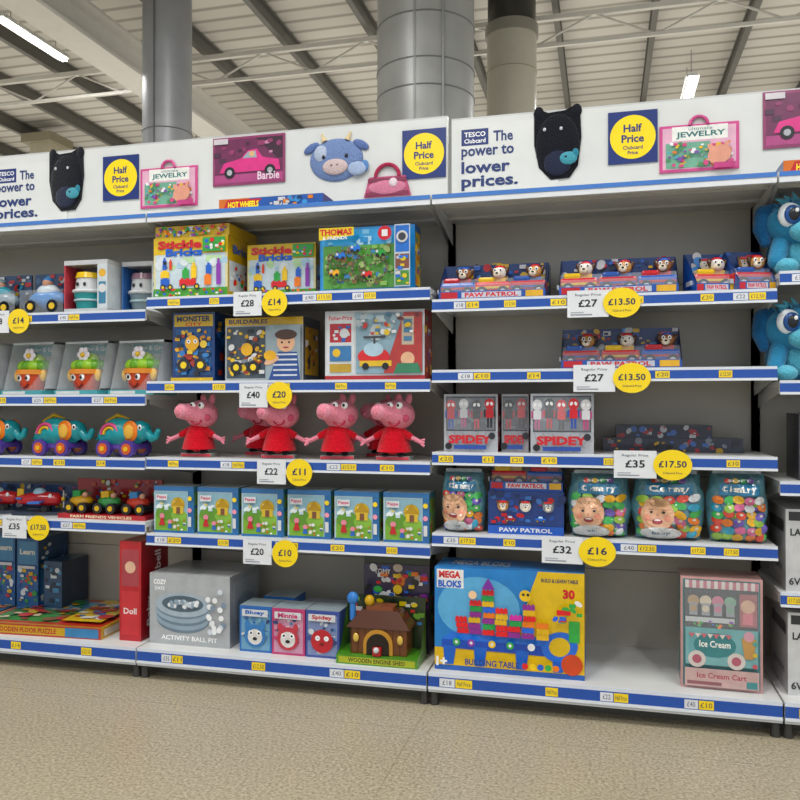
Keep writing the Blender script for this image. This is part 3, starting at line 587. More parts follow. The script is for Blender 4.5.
# base : big block table box
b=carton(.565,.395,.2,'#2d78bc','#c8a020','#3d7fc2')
b.R(0,.0,1,.22,'#dcb424'); b.R(0,0,1,.05,'#2458a8'); b.P([(.5,.22),(1,.22),(1,1),(.7,1)],'#dcb82c'); b.P([(.0,.22),(.55,.22),(.68,1),(.0,1)],'#2a7cc0'); b.E(.3,.62,.28,.3,'#5fa8d4',24)
b.R(.015,.80,.2,.98,'#e6e6e6'); b.T('MEGA',.105,.93,.07,'#c8202a',w=.15,bold=.05); b.T('BLOKS',.105,.84,.07,'#1f5fc0',w=.16,bold=.05)
b.T('BUILD & LEARN TABLE',.84,.92,.035,'#22305a',w=.24); b.T('30',.9,.80,.09,'#c8202a',bold=.05); 
b.P([(.05,.30),(.88,.30),(.8,.38),(.12,.38)],'#2b70d4'); b.P([(.05,.22),(.88,.20),(.88,.30),(.05,.30)],'#174ab0')
for x in (.07,.28,.56,.80): b.P([(x,.06),(x+.06,.06),(x+.08,.24),(x-.01,.24)],'#2060c0')
b.E(.84,.3,.12,.14,'#2a6ad0',20,.3); b.E(.84,.3,.07,.09,'#d8b424',16,.3); b.E(.92,.14,.07,.1,'#c84a2a',16); b.R(.9,.35,.97,.55,'#3aa64a')
for (x,hh) in ((.15,3),(.24,6),(.33,8),(.42,5),(.51,4),(.60,6),(.69,3)):   # block towers on the table
    rr=random.Random(int(x*100))
    for j in range(hh): brick(b,x+rr.uniform(-.008,.008),.37+j*.055,.115,.046,rr.choice(['#d8262c','#dcb01c','#8a2a8a','#d8262c','#2a9a4a','#e0781a','#c8309a','#2a62d0']))
b.P([(.33,.82),(.42,.82),(.375,.93)],'#7a2a9a'); b.C(.62,.78,.055,'#e0b83a'); b.C(.608,.79,.014,BLACK,8); b.C(.638,.79,.014,BLACK,8); b.C(.27,.76,.04,'#f0c8a0')
for x in (.16,.26,.4,.52,.66): b.C(x,.30,.035,BR[int(x*20)%7]); b.C(x,.30,.015,'#e8e8e8')
b.blobs(.8,.55,.97,.74,12,['#d8262c','#2a62d0','#3aa64a','#e8e8e8'],61,.03,.05)
b.T('1+',.06,.11,.09,'#f4f4f4',bold=.05); b.T('BUILDING TABLE',.4,.12,.06,'#1f3f8a',w=.36,bold=.03)
for i in range(5): b.C(.62+i*.05,.12,.03,BR[i])
tp(b); b.R(.02,.1,.98,.9,'#3f86c8'); b.T('MEGA BLOKS',.3,.5,.4,'#f0f0f0',w=.4)
rt(b); b.R(0,0,1,.3,'#2a62b4'); b.R(.1,.35,.9,.95,'#d0ac3a'); b.blobs(.15,.4,.85,.9,22,BR,5,.03,.06)
put(b,'building_blocks_table_box',(1.268,-.03,.13))
# ice cream kiosk
b=carton(.275,.40,.16,'#c09492','#a87878','#b89490')
b.R(.03,.02,.97,.98,'#4e7c80'); b.R(.05,.55,.95,.97,'#34383c'); 
for i in range(10): b.R(.06+i*.089,.90,.06+i*.089+.045,.97,'#ccc4be'); b.R(.06+i*.089+.045,.90,.06+i*.089+.089,.97,'#b06a7a')
for i,cc in enumerate(('#a88a64','#c8baa4','#b87288','#7a9e88')): b.C(.16+i*.15,.79,.05,cc); b.R(.11+i*.15,.66,.21+i*.15,.77,'#8f9498'); b.C(.16+i*.15,.72,.03,cc)
b.R(.72,.58,.93,.87,'#98565a'); b.C(.82,.76,.06,'#c8a288'); b.R(.76,.6,.88,.7,'#c8707a'); b.R(.06,.60,.66,.645,'#b8bcbc'); b.blobs(.1,.56,.66,.62,12,BR,3,.01,.02)
b.R(.06,.22,.94,.55,'#78a8aa'); b.R(.1,.30,.62,.5,'#6aa0a4'); b.E(.42,.40,.26,.11,'#3f7c80'); b.T('Ice Cream',.42,.41,.06,'#f2efe8',w=.38,bold=.02); b.C(.2,.27,.075,'#ccc4be'); b.C(.2,.27,.04,'#a85a6a'); b.C(.68,.27,.075,'#ccc4be'); b.C(.68,.27,.04,'#a85a6a')
for i in range(7): b.P([(.1+i*.075,.5),(.1375+i*.075,.46),(.175+i*.075,.5)],['#c8707a','#d8d0c8'][i%2])
b.P([(.78,.30),(.88,.30),(.92,.48),(.74,.48)],'#b88e58'); b.C(.83,.5,.045,'#c898a4'); b.R(.05,.03,.95,.19,'#c0a29e'); b.T('Ice Cream Cart',.5,.13,.05,'#a84a5a',w=.6,bold=.02); b.R(.8,.04,.93,.1,'#4a8a8c'); b.R(.08,.045,.5,.075,'#8a5a60')
for i in range(3): b.C(.9,.24+i*.1,.02,['#c85a6a','#d0b24a','#5a9a8a'][i])
b.add([(.014,-.010,.22),(.262,-.010,.22),(.262,-.010,.388),(.014,-.010,.388)],[(0,1,2,3)],WHITE,6)
lf(b); b.R(.08,.05,.92,.95,'#5a8a8c'); b.blobs(.15,.1,.85,.9,16,['#b88a86','#c8b8a0','#4a8a8c'],3,.03,.07)
put(b,'ice_cream_cart_box',(2.172,.0,.13),-2)

# ============================================================ BAY 4 (right edge)
def bluedog():
    b=B(); C1='#357fa6'; C2='#62b0c6'; C3='#225a88'
    b.ell((0,.03,.09),(.10,.08,.09),C1,2,20,12); b.ell((0,-.03,.085),(.06,.04,.06),C2,2)
    for q in (-1,1):
        b.tube([(q*.07,-.03,.12),(q*.10,-.07,.05)],[.035,.03],C1,2); b.ell((q*.07,-.08,.03),(.042,.055,.03),C2,2); 
    b.ell((0,-.01,.195),(.125,.10,.092),C1,2,24,14); b.ell((0,-.09,.155),(.062,.045,.040),C2,2); b.ell((0,-.132,.172),(.018,.012,.013),'#1c2c4a',1)
    for q in (-1,1):
        b.ell((q*.058,-.084,.215),(.042,.024,.046),'#e4eaee',1); b.ell((q*.054,-.104,.213),(.030,.010,.035),'#1c4a8a',1); b.ell((q*.052,-.111,.213),(.019,.007,.023),BLACK,1); b.ell((q*.044,-.118,.226),(.007,.003,.008),'#ffffff',1)
        b.tube([(q*.09,0,.25),(q*.12,.0,.24),(q*.132,-.01,.18),(q*.122,-.02,.13)],[.028,.032,.030,.02],C3,2); 
        for k in range(3): b.cyl((q*(.01+.018*k),-.03,.27),(q*(.03+.03*k),-.035,.31-.012*k),.016,.002,C2,2,8)
    r=random.Random(4)
    for i in range(90):
        a=r.uniform(0,6.28); e=r.uniform(.2,1.2); p=Vector((.122*math.cos(a)*math.cos(e),-.01+.098*math.sin(a)*math.cos(e),.195+.09*math.sin(e)))
        d=(p-Vector((0,-.01,.195))).normalized(); b.cyl(p-d*.01,p+d*.016,.009,.001,r.choice([C1,C3,C2]),2,6)
    b.tube([(0,.09,.05),(.0,.14,.09),(.02,.15,.15)],[.025,.025,.012],C3,2)
    return b.mesh('d')
m=bluedog(); put(m,'plush_puppy',(2.60,.16,1.62),8); put(m,'plush_puppy',(2.595,.16,1.235),8); put(m,'plush_puppy',(2.95,.17,1.62),4); put(m,'plush_puppy',(2.95,.17,1.235),0)
def rideon(w,h):
    b=carton(w,h,.3,'#c4c5c5','#b0b1b1','#c8c9c9'); b.R(.02,.86,.98,.97,'#2a2c30'); b.T('LAND ROVER',.22,.72,.09,'#26282c',w=.38,bold=.03); b.C(.62,.5,.16,'#3c4248')
    b.P([(.1,.3),(.94,.3),(.9,.48),(.78,.64),(.42,.64),(.32,.5),(.14,.48)],'#3a4652'); b.P([(.36,.5),(.8,.5),(.74,.61),(.44,.61)],'#9fb0bc')
    for q in (.26,.78): b.C(q,.3,.11,'#17181b'); b.C(q,.3,.05,'#b8bcc0')
    b.T('6V4AH',.12,.12,.09,'#26282c',w=.2,bold=.02); b.T('Battery operated',.4,.12,.05,'#4a4c50',w=.26,bold=0); lf(b); b.T('6V4AH',.5,.25,.1,'#26282c',w=.6); b.R(.1,.7,.9,.85,'#2a2c30'); return b.mesh('r')
m=rideon(.5,.29); put(m,'ride_on_car_box',(2.53,.03,.49)); put(m,'ride_on_car_box',(2.53,.0,.13)); put(m,'ride_on_car_box',(3.06,.03,.49)); put(m,'ride_on_car_box',(3.06,.0,.13))
b=carton(.4,.24,.2,'#35353c','#2c2c32','#4a4a50'); b.R(.05,.1,.95,.9,'#6a6f78'); b.C(.4,.5,.25,'#a23038'); b.R(.5,.2,.9,.5,'#c6c6c8'); put(b,'ride_on_car_box',(2.58,.06,.88))
# on top of the gondola
for x,y in ((.31,.05),(2.53,.05)):
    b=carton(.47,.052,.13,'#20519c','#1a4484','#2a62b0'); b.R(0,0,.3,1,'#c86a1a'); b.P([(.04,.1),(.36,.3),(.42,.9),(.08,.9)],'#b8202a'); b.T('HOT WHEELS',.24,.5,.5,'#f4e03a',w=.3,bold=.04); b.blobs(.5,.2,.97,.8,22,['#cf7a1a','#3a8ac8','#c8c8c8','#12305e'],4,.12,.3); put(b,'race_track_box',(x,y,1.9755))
# ============================================================ BAY 1 (left)
def cupbox(seed,w=.22,lid='#d8b43a',body='#2f8a8e'):
    b=B(); h=.235
    b.box(0,0,0,w,.14,.02,'#b8bcbe'); b.box(0,.13,.02,w,.14,h,'#8a9298'); b.box(0,.0,h-.02,w,.14,h,'#bfc2c4'); b.box(0,0,.02,.006,.13,h-.02,'#b33f4a' if seed%2 else '#3a6ab0'); b.box(w-.05,0,.02,w,.13,h-.02,'#c8d0d4')
    b.frame((w-.05,0,.02),(1,0,0),(0,0,1),.05,h-.04); b.C(.5,.8,.09,'#d8a83a'); b.R(.15,.1,.85,.6,'#3a7a9a'); b.C(.5,.45,.1,'#d2d2d2')
    x=(w-.05)/2
    b.cyl((x,.06,.022),(x,.06,.10),.052,.066,body,1,24); b.torus((x,.06,.10),.064,.008,'#c9ccce'); b.cyl((x,.06,.10),(x,.06,.16),.060,.053,'#c6cacc',1,24); b.cyl((x,.06,.16),(x,.06,.185),.058,.052,lid,1,24); b.torus((x,.06,.06),.060,.005,'#a8c0c4')
    b.ell((x-.018,.002,.13),(.007,.004,.009),BLACK); b.ell((x+.018,.002,.13),(.007,.004,.009),BLACK)
    return b
put(cupbox(1),'baby_cup_toy',(-.44,.03,1.56)); put(cupbox(2,.2,'#8a6a7a','#6f8088'),'baby_cup_toy',(-.205,.12,1.56))
def carcard(c,c2,w=.24):
    b=B(); b.box(0,0,0,w,.12,.015,'#2a4468'); b.box(0,.11,.015,w,.12,.21,'#2e4a70'); b.frame((0,.11,.015),(1,0,0),(0,0,1),w,.195); b.blobs(.05,.3,.95,.95,36,['#4a6a8a','#1e2630','#c8ccd0','#b83030','#3a8ab0','#d8b03a'],int(c[1:3],16),.04,.1)
    b.ell((w/2,.05,.08),(w*.42,.042,.045),c,1); b.ell((w/2,.05,.118),(w*.24,.035,.034),c2,1)
    for q in (.26,.74): b.cyl((w*q,.0,.044),(w*q,.095,.044),.030,.030,'#1d1f24',1,16); b.cyl((w*q,-.004,.044),(w*q,.0,.044),.015,.015,'#d8b43a',1,12)
    b.ell((w/2,.045,.155),.024,'#c2947a',1); b.ell((w/2,.05,.17),(.025,.025,.014),c,1)
    b.add([(.003,.0,.015),(w-.003,.0,.015),(w-.003,.0,.12),(.003,.0,.12)],[(0,1,2,3)],WHITE,6)
    return b
put(carcard('#3a7fc0','#c8d2d8'),'toy_baby_car',(-.72,.08,1.56)); put(carcard('#7f9098','#2f8a9e'),'toy_baby_car',(-.98,.08,1.56)); put(carcard('#b84038','#3a7aa0'),'toy_baby_car',(-1.23,.08,1.56))
b=carton(.2,.12,.12,'#36404c','#2a323c','#4a5560'); b.blobs(.1,.1,.9,.9,16,BR,2,.06,.14); put(b,'toy_figure_box',(-.44,.22,1.56))
# singing flower pots in window boxes
def pot():
    b=B(); w=.25
    b.box(0,0,0,w,.16,.022,'#4a98a0'); b.frame((0,0,0),(1,0,0),(0,0,1),w,.022); b.R(.05,.2,.6,.8,'#c8cccc')
    b.box(0,.15,.022,w,.16,.245,'#c8ccce'); b.box(0,.07,.235,w,.16,.245,'#c8ccce')
    for xx in (0,w-.003): b.box(xx,.02,.022,xx+.003,.15,.03,'#bfc3c4'); b.add([(xx,.015,.022),(xx,.15,.022),(xx,.15,.245),(xx,.07,.245)],[(0,1,2,3)],'#c0c5c8'); b.add([(xx+.003,.015,.022),(xx+.003,.15,.022),(xx+.003,.15,.245),(xx+.003,.07,.245)],[(3,2,1,0)],'#c0c5c8')
    b.frame((0,.15,.022),(1,0,0),(0,0,1),w,.223); b.R(.05,.74,.95,.96,'#4a98a0'); b.T('Sing & Grow',.5,.86,.12,'#e2e2e2',w=.7,bold=.03); b.C(.12,.3,.08,'#d8a83a'); b.R(.05,.05,.95,.4,'#d8c870'); b.blobs(.05,.1,.95,.7,16,['#8ac04a','#e0c83a','#7ab0b4','#e0e4e4'],5,.05,.1)
    x=w/2+.01; y=.075
    b.cyl((x,y,.022),(x,y,.10),.060,.078,'#c8482e',1,24); b.cyl((x,y,.095),(x,y,.116),.084,.085,'#d8883a',1,24)
    for i in range(11):
        a=2*math.pi*i/11; b.ell((x+.058*math.cos(a),y+.035*math.sin(a),.132),(.038,.030,.030),'#8ab83a' if i%2 else '#609a2e',1,12,8)
    b.ell((x,y,.158),(.055,.036,.036),'#a0c44a',1)
    for i in range(6):
        a=2*math.pi*i/6; b.ell((x+.022*math.cos(a),y-.036,.182+.022*math.sin(a)),(.015,.006,.015),'#e8e0e8' ,1,10,6)
    b.ell((x,y-.042,.182),.011,'#e0b83a',1)
    for q in (-1,1): b.ell((x+q*.024,y-.070,.080),(.014,.006,.016),'#fafafa',1); b.ell((x+q*.023,y-.076,.079),(.007,.003,.009),BLACK,1)
    b.torus((x,y-.066,.058),.022,.005,'#7a1c1c',1,rot=(math.pi/2,0,0),a0=math.pi*1.1,a1=math.pi*1.9,n=10,k=6)
    for q in (-1,1): b.ell((x+q*.078,y-.03,.09),(.018,.014,.028),'#e0b038',1)
    b.add([(.003,.012,.022),(w-.003,.012,.022),(w-.003,.07,.24),(.003,.07,.24)],[(0,1,2,3)],WHITE,6)
    return b.mesh('p')
m=pot()
for x in (-.80,-.515,-.235,-1.09): put(m,'flower_pot_toy',(x,.06,1.195),-8)
# elephants
def elephant():
    b=B(); T='#268e98'; O='#e07a2a'
    b.tube([(-.07,0,.09),(0,0,.105),(.05,0,.10)],[.055,.066,.055],T,1,20); b.ell((-.01,0,.12),(.09,.058,.055),'#329ea4',1,20,12)
    b.ell((.095,-.005,.115),(.05,.046,.048),T,1); b.tube([(.125,-.005,.11),(.155,-.008,.085),(.178,-.01,.09),(.19,-.01,.115)],[.024,.018,.014,.013],T,1)
    b.ell((.07,-.045,.115),(.042,.012,.048),O,1,rot=(0,.2,0)); b.ell((.07,-.056,.113),(.026,.006,.032),'#d8a84a',1); b.ell((.07,.045,.115),(.042,.012,.048),O,1)
    b.ell((.118,-.042,.132),(.010,.006,.013),'#fafafa',1); b.ell((.121,-.047,.131),(.005,.003,.007),BLACK,1)
    b.torus((-.03,-.055,.10),.045,.008,'#c84a7a',1,rot=(math.pi/2,0,0),a0=0,a1=math.pi,n=16,k=6); b.torus((-.03,-.057,.10),.03,.007,'#d0a82a',1,rot=(math.pi/2,0,0),a0=0,a1=math.pi,n=16,k=6)
    b.box(-.09,-.045,.035,.09,.045,.06,'#5a4098',1,bev=.006)
    for x in (-.06,.065):
        for y in (-.052,.052):
            b.cyl((x,y-.012,.038),(x,y+.012,.038),.038,.038,'#4a3588',1,24); b.cyl((x,y-.016,.038),(x,y-.012,.038),.024,.024,'#c85a2a',1,20); b.cyl((x,y-.019,.038),(x,y-.016,.038),.011,.011,'#e0b02a',1,14)
    b.tube([(-.09,0,.155),(-.03,0,.185),(.03,0,.165)],[.008,.009,.008],'#d0a82a',1); b.tube([(-.12,0,.09),(-.15,0,.075)],[.008,.005],T,1)
    return b.mesh('e')
m=elephant()
for x in (-.50,-.17,-.85,-1.2): put(m,'elephant_ride_toy',(x+.0,.08,.92),-5)
# s5 vehicles left
def plane():
    b=B(); b.box(-.11,-.04,0,.11,.07,.015,'#35404e'); b.tube([(-.08,0,.07),(0,0,.075),(.07,0,.07)],[.022,.034,.03],'#b8282e',1,16); b.ell((.0,0,.1),(.03,.026,.024),'#98b8c8',1)
    b.box(-.025,-.095,.058,.03,.095,.068,'#2f68b4',1,bev=.003); b.box(-.095,-.035,.075,-.07,.035,.082,'#2f68b4',1); b.box(-.098,-.004,.075,-.07,.004,.12,'#d0aa2a',1)
    b.cyl((.1,0,.07),(.112,0,.07),.012,.008,'#d0aa2a',1); b.box(.105,-.004,.03,.109,.004,.11,'#d8d8d8',1)
    for q in (-1,1): b.cyl((.03,q*.03-.006,.028),(.03,q*.03+.006,.028),.014,.014,BLACK,1); b.ell((.055,q*.018-.01,.088),(.008,.008,.01),'#fafafa',1,10,8)
    return b.mesh('pl')
m=plane(); 
for x in (-.85,-.62,-1.08): put(m,'toy_plane',(x,.10,.645),20)
b=carton(.55,.12,.1,'#2a4a7a','#223a60','#3a5a8a'); b.blobs(.02,.1,.98,.95,60,['#3a6ab0','#b83030','#c8c8c8','#d0a82a','#16283e'],9,.06,.14); put(b,'toy_plane_box',(-1.05,.28,.645))
b=B(); b.box(0,0,0,.44,.15,.02,'#a8262e'); b.box(0,.14,.02,.44,.15,.165,'#98242c'); b.frame((0,.14,.02),(1,0,0),(0,0,1),.44,.145); b.blobs(.02,.3,.98,.95,60,['#c8a22a','#b84a2a','#c8c8c8','#2a6a3a','#7a1620','#3a6ab0'],3,.04,.10); b.frame((0,0,0),(1,0,0),(0,0,1),.44,.02); b.T('FARM FRIENDS VEHICLES',.5,.5,.6,'#f4e8c0',w=.7)
for i,(c,d) in enumerate((('#c8981a','#2a8a44'),('#3a8a4a','#c8a22a'),('#b83a2a','#3a7ab0'))):
    x=.075+i*.145; b.ell((x,.065,.07),(.055,.04,.03),c,1); b.box(x-.03,.04,.085,.01+x,.09,.12,d,1,bev=.006); b.ell((x+.03,.05,.1),.014,'#c2947a',1,10,8)
    for q in (-.032,.034): b.cyl((x+q,.018,.045),(x+q,.11,.045),.024,.024,'#1d1f24',1,16); b.cyl((x+q,.015,.045),(x+q,.018,.045),.012,.012,'#d0aa2a',1,12)
put(b,'toy_farm_vehicles',(-.47,.03,.645))
# base left
for x,h in ((-1.09,.34),(-.965,.35),(-.835,.33)):
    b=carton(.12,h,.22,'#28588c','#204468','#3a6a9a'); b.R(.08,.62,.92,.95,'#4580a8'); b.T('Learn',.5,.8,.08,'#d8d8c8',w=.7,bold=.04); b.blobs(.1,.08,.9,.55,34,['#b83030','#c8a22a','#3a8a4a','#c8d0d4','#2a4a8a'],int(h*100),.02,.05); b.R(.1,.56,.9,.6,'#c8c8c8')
    rt(b); b.R(.08,.05,.92,.6,'#3a6a98'); b.blobs(.1,.1,.9,.9,24,['#c8a22a','#2a4a8a','#c8d0d4','#4580a8'],3,.03,.05); put(b,'learning_toy_box',(x,.21,.182))
b=carton(.1,.22,.2,'#2e4a68','#24384e','#3a5a78'); b.blobs(.1,.1,.9,.9,20,['#4580a8','#c8d0d4','#1e2e40'],8,.05,.1); put(b,'learning_toy_box',(-.70,.23,.182))
b=carton(.62,.05,.46,'#a83a2e','#c0982a','#b88a3a'); b.R(.02,.15,.98,.85,'#c09a2a'); b.T('WOODEN FLOOR PUZZLE',.4,.5,.45,'#a8202a',w=.5,bold=.03); b.R(.72,.1,.98,.9,'#3a7aa8')
tp(b); b.R(.02,.04,.98,.96,'#b83a2e'); b.R(.05,.1,.6,.9,'#4a8a44'); b.R(.05,.55,.6,.9,'#6aa0bc'); b.blobs(.08,.14,.58,.86,70,['#b83030','#c8a22a','#3a6ab0','#3a8a4a','#8a5a34','#d4c8a8'],17,.03,.08); b.R(.64,.1,.95,.9,'#d0b03a'); b.blobs(.67,.15,.93,.85,30,['#b83030','#e0d8c8','#3a6ab0'],18,.03,.08)
rt(b); b.R(.05,.2,.95,.8,'#c8c0b0'); put(b,'floor_puzzle_box',(-.83,-.055,.13),3)
b=carton(.36,.05,.34,'#3a68a0','#2a5284','#4a78a4'); tp(b); b.blobs(.05,.1,.95,.9,40,BR,7,.05,.1); put(b,'floor_puzzle_box',(-1.22,-.04,.13))

# ============================================================ ROOM
def nodemat(name):
    m=bpy.data.materials.new(name); m.use_nodes=True; return m,m.node_tree,m.node_tree.nodes['Principled BSDF']
def simple(name,verts,faces,mat):
    me=bpy.data.meshes.new(name); me.from_pydata(verts,[],faces); me.materials.append(mat); o=bpy.data.objects.new(name,me); SC.collection.objects.link(o); return o
m,nt,p=nodemat('terrazzo_floor')
tc=nt.nodes.new('ShaderNodeTexCoord'); n1=nt.nodes.new('ShaderNodeTexNoise'); n1.inputs['Scale'].default_value=1.3; n1.inputs['Detail'].default_value=4
n2=nt.nodes.new('ShaderNodeTexNoise'); n2.inputs['Scale'].default_value=95; n2.inputs['Detail'].default_value=4
vo=nt.nodes.new('ShaderNodeTexVoronoi'); vo.inputs['Scale'].default_value=75
for q in (n1,n2,vo): nt.links.new(tc.outputs['Object'],q.inputs['Vector'])
r1=nt.nodes.new('ShaderNodeValToRGB'); r1.color_ramp.elements[0].position=.32; r1.color_ramp.elements[1].position=.68; r1.color_ramp.elements[0].color=lin('#8e8570'); r1.color_ramp.elements[1].color=lin('#c0b7a0')
nt.links.new(n2.outputs['Fac'],r1.inputs['Fac'])
r2=nt.nodes.new('ShaderNodeValToRGB'); r2.color_ramp.elements[0].position=.08; r2.color_ramp.elements[1].position=.20; r2.color_ramp.elements[0].color=(.40,.36,.28,1); r2.color_ramp.elements[1].color=(1,1,1,1)
nt.links.new(vo.outputs['Distance'],r2.inputs['Fac'])
r3=nt.nodes.new('ShaderNodeValToRGB'); r3.color_ramp.elements[0].color=(.86,.85,.84,1); r3.color_ramp.elements[1].color=(1,1,1,1); nt.links.new(n1.outputs['Fac'],r3.inputs['Fac'])
def mul(a,b_):
    q=nt.nodes.new('ShaderNodeMix'); q.data_type='RGBA'; q.blend_type='MULTIPLY'; q.inputs[0].default_value=1
    nt.links.new(a,q.inputs[6]); nt.links.new(b_,q.inputs[7]); return q.outputs[2]
br=nt.nodes.new('ShaderNodeTexBrick'); br.offset=0; br.inputs['Scale'].default_value=1; br.inputs['Brick Width'].default_value=1.8; br.inputs['Row Height'].default_value=1.8; br.inputs['Mortar Size'].default_value=.003
br.inputs['Color1'].default_value=(1,1,1,1); br.inputs['Color2'].default_value=(.98,.98,.98,1); br.inputs['Mortar'].default_value=(.80,.79,.76,1); 
mp=nt.nodes.new('ShaderNodeMapping'); mp.inputs['Location'].default_value=(.55,.3,0); nt.links.new(tc.outputs['Object'],mp.inputs['Vector']); nt.links.new(mp.outputs['Vector'],br.inputs['Vector'])
nt.links.new(mul(mul(mul(r1.outputs[0],r2.outputs[0]),r3.outputs[0]),br.outputs['Color']),p.inputs['Base Color']); p.inputs['Roughness'].default_value=.33
simple('floor',[(-14,-9,0),(14,-9,0),(14,14,0),(-14,14,0)],[(0,1,2,3)],m)
m,nt,p=nodemat('corrugated_ceiling'); tc=nt.nodes.new('ShaderNodeTexCoord'); w=nt.nodes.new('ShaderNodeTexWave'); w.bands_direction='Y'; w.inputs['Scale'].default_value=1.1; w.inputs['Distortion'].default_value=0
nt.links.new(tc.outputs['Object'],w.inputs['Vector']); r1=nt.nodes.new('ShaderNodeValToRGB'); r1.color_ramp.elements[0].position=.0; r1.color_ramp.elements[1].position=.25; r1.color_ramp.elements[0].color=lin('#a39f95'); r1.color_ramp.elements[1].color=lin('#d6d2c8')
nt.links.new(w.outputs['Fac'],r1.inputs['Fac']); nt.links.new(r1.outputs[0],p.inputs['Base Color']); p.inputs['Roughness'].default_value=.6
simple('ceiling',[(-14,-9,6.1),(14,-9,6.1),(14,14,6.1),(-14,14,6.1)],[(3,2,1,0)],m)
m,nt,p=nodemat('painted_wall'); n1=nt.nodes.new('ShaderNodeTexNoise'); n1.inputs['Scale'].default_value=2; r1=nt.nodes.new('ShaderNodeValToRGB'); r1.color_ramp.elements[0].color=lin('#bdb9ae'); r1.color_ramp.elements[1].color=lin('#cbc7bc'); nt.links.new(n1.outputs['Fac'],r1.inputs['Fac']); nt.links.new(r1.outputs[0],p.inputs['Base Color']); p.inputs['Roughness'].default_value=.7
simple('wall_back',[(-14,14,0),(14,14,0),(14,14,6.1),(-14,14,6.1)],[(0,1,2,3)],m)
simple('wall_left',[(-14,-9,0),(-14,14,0),(-14,14,6.1),(-14,-9,6.1)],[(0,1,2,3)],m)
# purlins and trusses
b=B(); x=1.35-1.16*12
while x<13:
    b.box(x-.035,-8.9,5.86,x+.035,13.95,5.875,'#6a6862',3); b.box(x-.008,-8.9,5.875,x+.008,13.95,6.06,'#5b5953',3); b.box(x-.035,-8.9,6.06,x+.035,13.95,6.075,'#67655f',3); x+=1.16
put(b,'roof_purlins',(0,0,0))
b=B()
for y in (-6.5,-3.2,.2,3.4,6.6,9.8,12.6):
    b.box(-13.9,y-.03,5.74,13.9,y+.03,5.80,'#dedbd2',3); b.box(-13.9,y-.02,5.42,13.9,y+.02,5.46,'#dedbd2',3)
    x=-13.6; k=0
    while x<13.3:
        b.cyl((x,y,5.44 if k%2 else 5.76),(x+.7,y,5.76 if k%2 else 5.44),.014,.014,'#d6d3ca',3,6); x+=.7; k+=1
put(b,'roof_trusses',(0,0,0))
b=B(); b.box(-4.0,-8.5,5.2,-3.6,13.9,5.24,'#e2dfd6',3); b.box(-3.83,-8.5,5.24,-3.77,13.9,5.58,'#dbd8cf',3); b.box(-4.0,-8.5,5.58,-3.6,13.9,5.62,'#e2dfd6',3); put(b,'roof_beam',(0,0,0))
b=B(); b.cyl((0,0,0),(0,0,5.85),.5,.5,'#b0b1af',5,48,smooth=True)
for z in (1.6,3.2,4.28,4.55,5.0): b.torus((0,0,z),.502,.008,'#7e807f',5,n=48)
b.box(-.012,-.508,0,.012,-.495,5.85,'#939594',5); b.box(.26,-.44,0,.28,-.42,5.85,'#939594',5)
put(b,'duct_column',(.121,5,0))
b=B(); b.cyl((0,0,0),(0,0,5.85),.27,.27,'#a8aaad',5,32); b.torus((0,0,4.2),.272,.006,'#6e7071',5,n=32); b.box(-.01,-.28,0,.01,-.265,5.85,'#7a7c7d',5); put(b,'steel_column',(-2.86,5,0))
b=B(); b.cyl((0,0,0),(0,0,5.3),.28,.28,'#b9b4a4',3,32); b.cyl((0,0,5.3),(0,0,5.42),.3,.3,'#8b877b',3,32); b.cyl((0,0,5.42),(0,0,5.85),.27,.27,'#35342f',3,32); b.torus((0,0,4.9),.282,.006,'#98937f',3,n=32); put(b,'clad_column',(.898,6,0))
b=B(); b.box(-.2,-.2,0,.2,.2,5.85,'#c2baa4',3,bev=.01); b.box(-.23,-.23,0,.23,.23,.12,'#9a927c',3); b.box(-.3,-.3,5.7,.3,.3,5.85,'#9a927c',3); put(b,'square_column',(-7.57,9,0))
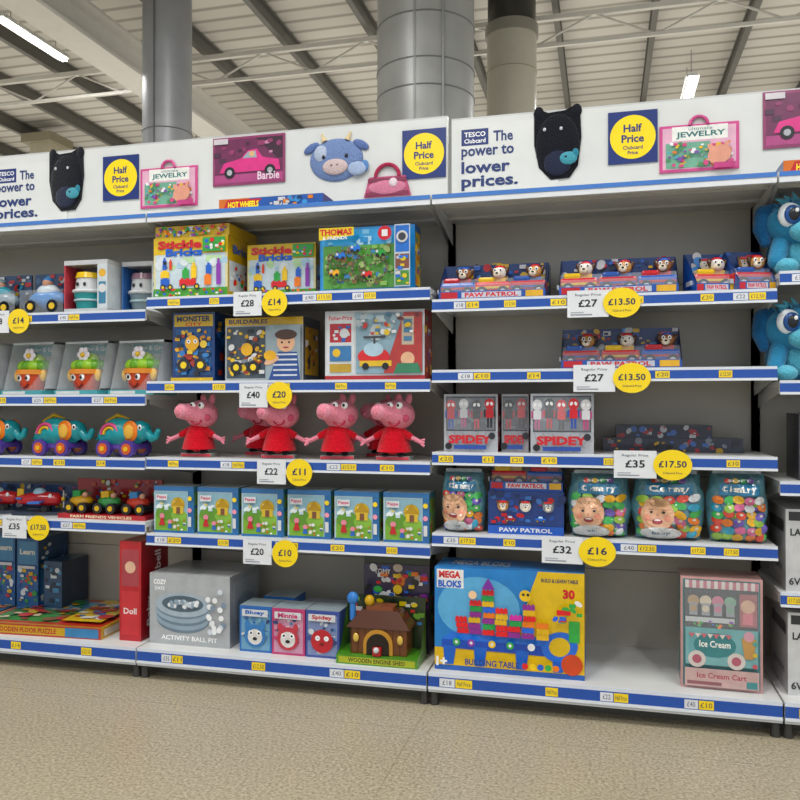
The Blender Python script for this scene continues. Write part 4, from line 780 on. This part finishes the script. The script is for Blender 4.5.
# fluorescent battens
def batten(x,y0,L=1.2,pw=0):
    b=B(); b.box(-.06,0,.03,.06,L,.08,'#dcdcd8',3); b.add([(-.09,0,.02),(.09,0,.02),(.06,0,.05),(-.06,0,.05),(-.09,L,.02),(.09,L,.02),(.06,L,.05),(-.06,L,.05)],[(0,4,7,3),(1,2,6,5),(3,7,6,2)],'#e4e4e0',3)
    b.cyl((-.025,.02,.012),(-.025,L-.02,.012),.016,.016,WHITE,7,12); b.cyl((.025,.02,.012),(.025,L-.02,.012),.016,.016,WHITE,7,12)
    for yy in (.2,L-.2): b.cyl((0,yy,.08),(0,yy,.46),.006,.006,'#999999',3,6)
    put(b,'fluorescent_light',(x,y0,5.63))
    if pw:
        l=bpy.data.lights.new('tube_lamp','AREA'); l.shape='RECTANGLE'; l.size=.3; l.size_y=L; l.energy=pw; l.color=(1,.99,.975)
        o=bpy.data.objects.new('tube_lamp',l); SC.collection.objects.link(o); o.location=(x,y0+L/2,5.6)
batten(-4.9,4.75,1.2,60); batten(3.09,8.5,1.0,60); batten(-4.9,9.2,1.2,60); batten(7.2,5,1.2,60)
for x in (-4.6,-1.9,.8,3.5,6.2): batten(x,-2.9,1.5,82)
for x in (-4,0,4): batten(x,-6.1,1.5,110)
for x in (-9,11): batten(x,3,1.2,60)
batten(-.9,1.2,1.2,50); batten(-9,8.3,1.2,60)
# added up-facing area lights without fixtures, imitating bounce to brighten the roof
for x in (-8,0,8):
    l=bpy.data.lights.new('roof_bounce_fill','AREA'); l.shape='RECTANGLE'; l.size=7.5; l.size_y=9; l.energy=150; l.color=(1,.98,.94)
    o=bpy.data.objects.new('roof_bounce_fill',l); SC.collection.objects.link(o); o.location=(x,8.5,2.7); o.rotation_euler=(math.pi,0,0)
# world
w=bpy.data.worlds.new('World'); SC.world=w; w.use_nodes=True; bg=w.node_tree.nodes['Background']; bg.inputs['Color'].default_value=(.87,.93,1,1); bg.inputs['Strength'].default_value=.80
# camera
cd=bpy.data.cameras.new('cam'); cd.lens=36; cd.sensor_width=36; co=bpy.data.objects.new('cam',cd); SC.collection.objects.link(co)
co.location=(1.904,-3.07,1.15); co.rotation_euler=(math.radians(90.36),0,math.radians(14.3)); SC.camera=co
SC.view_settings.view_transform='Standard'; SC.view_settings.look='None'
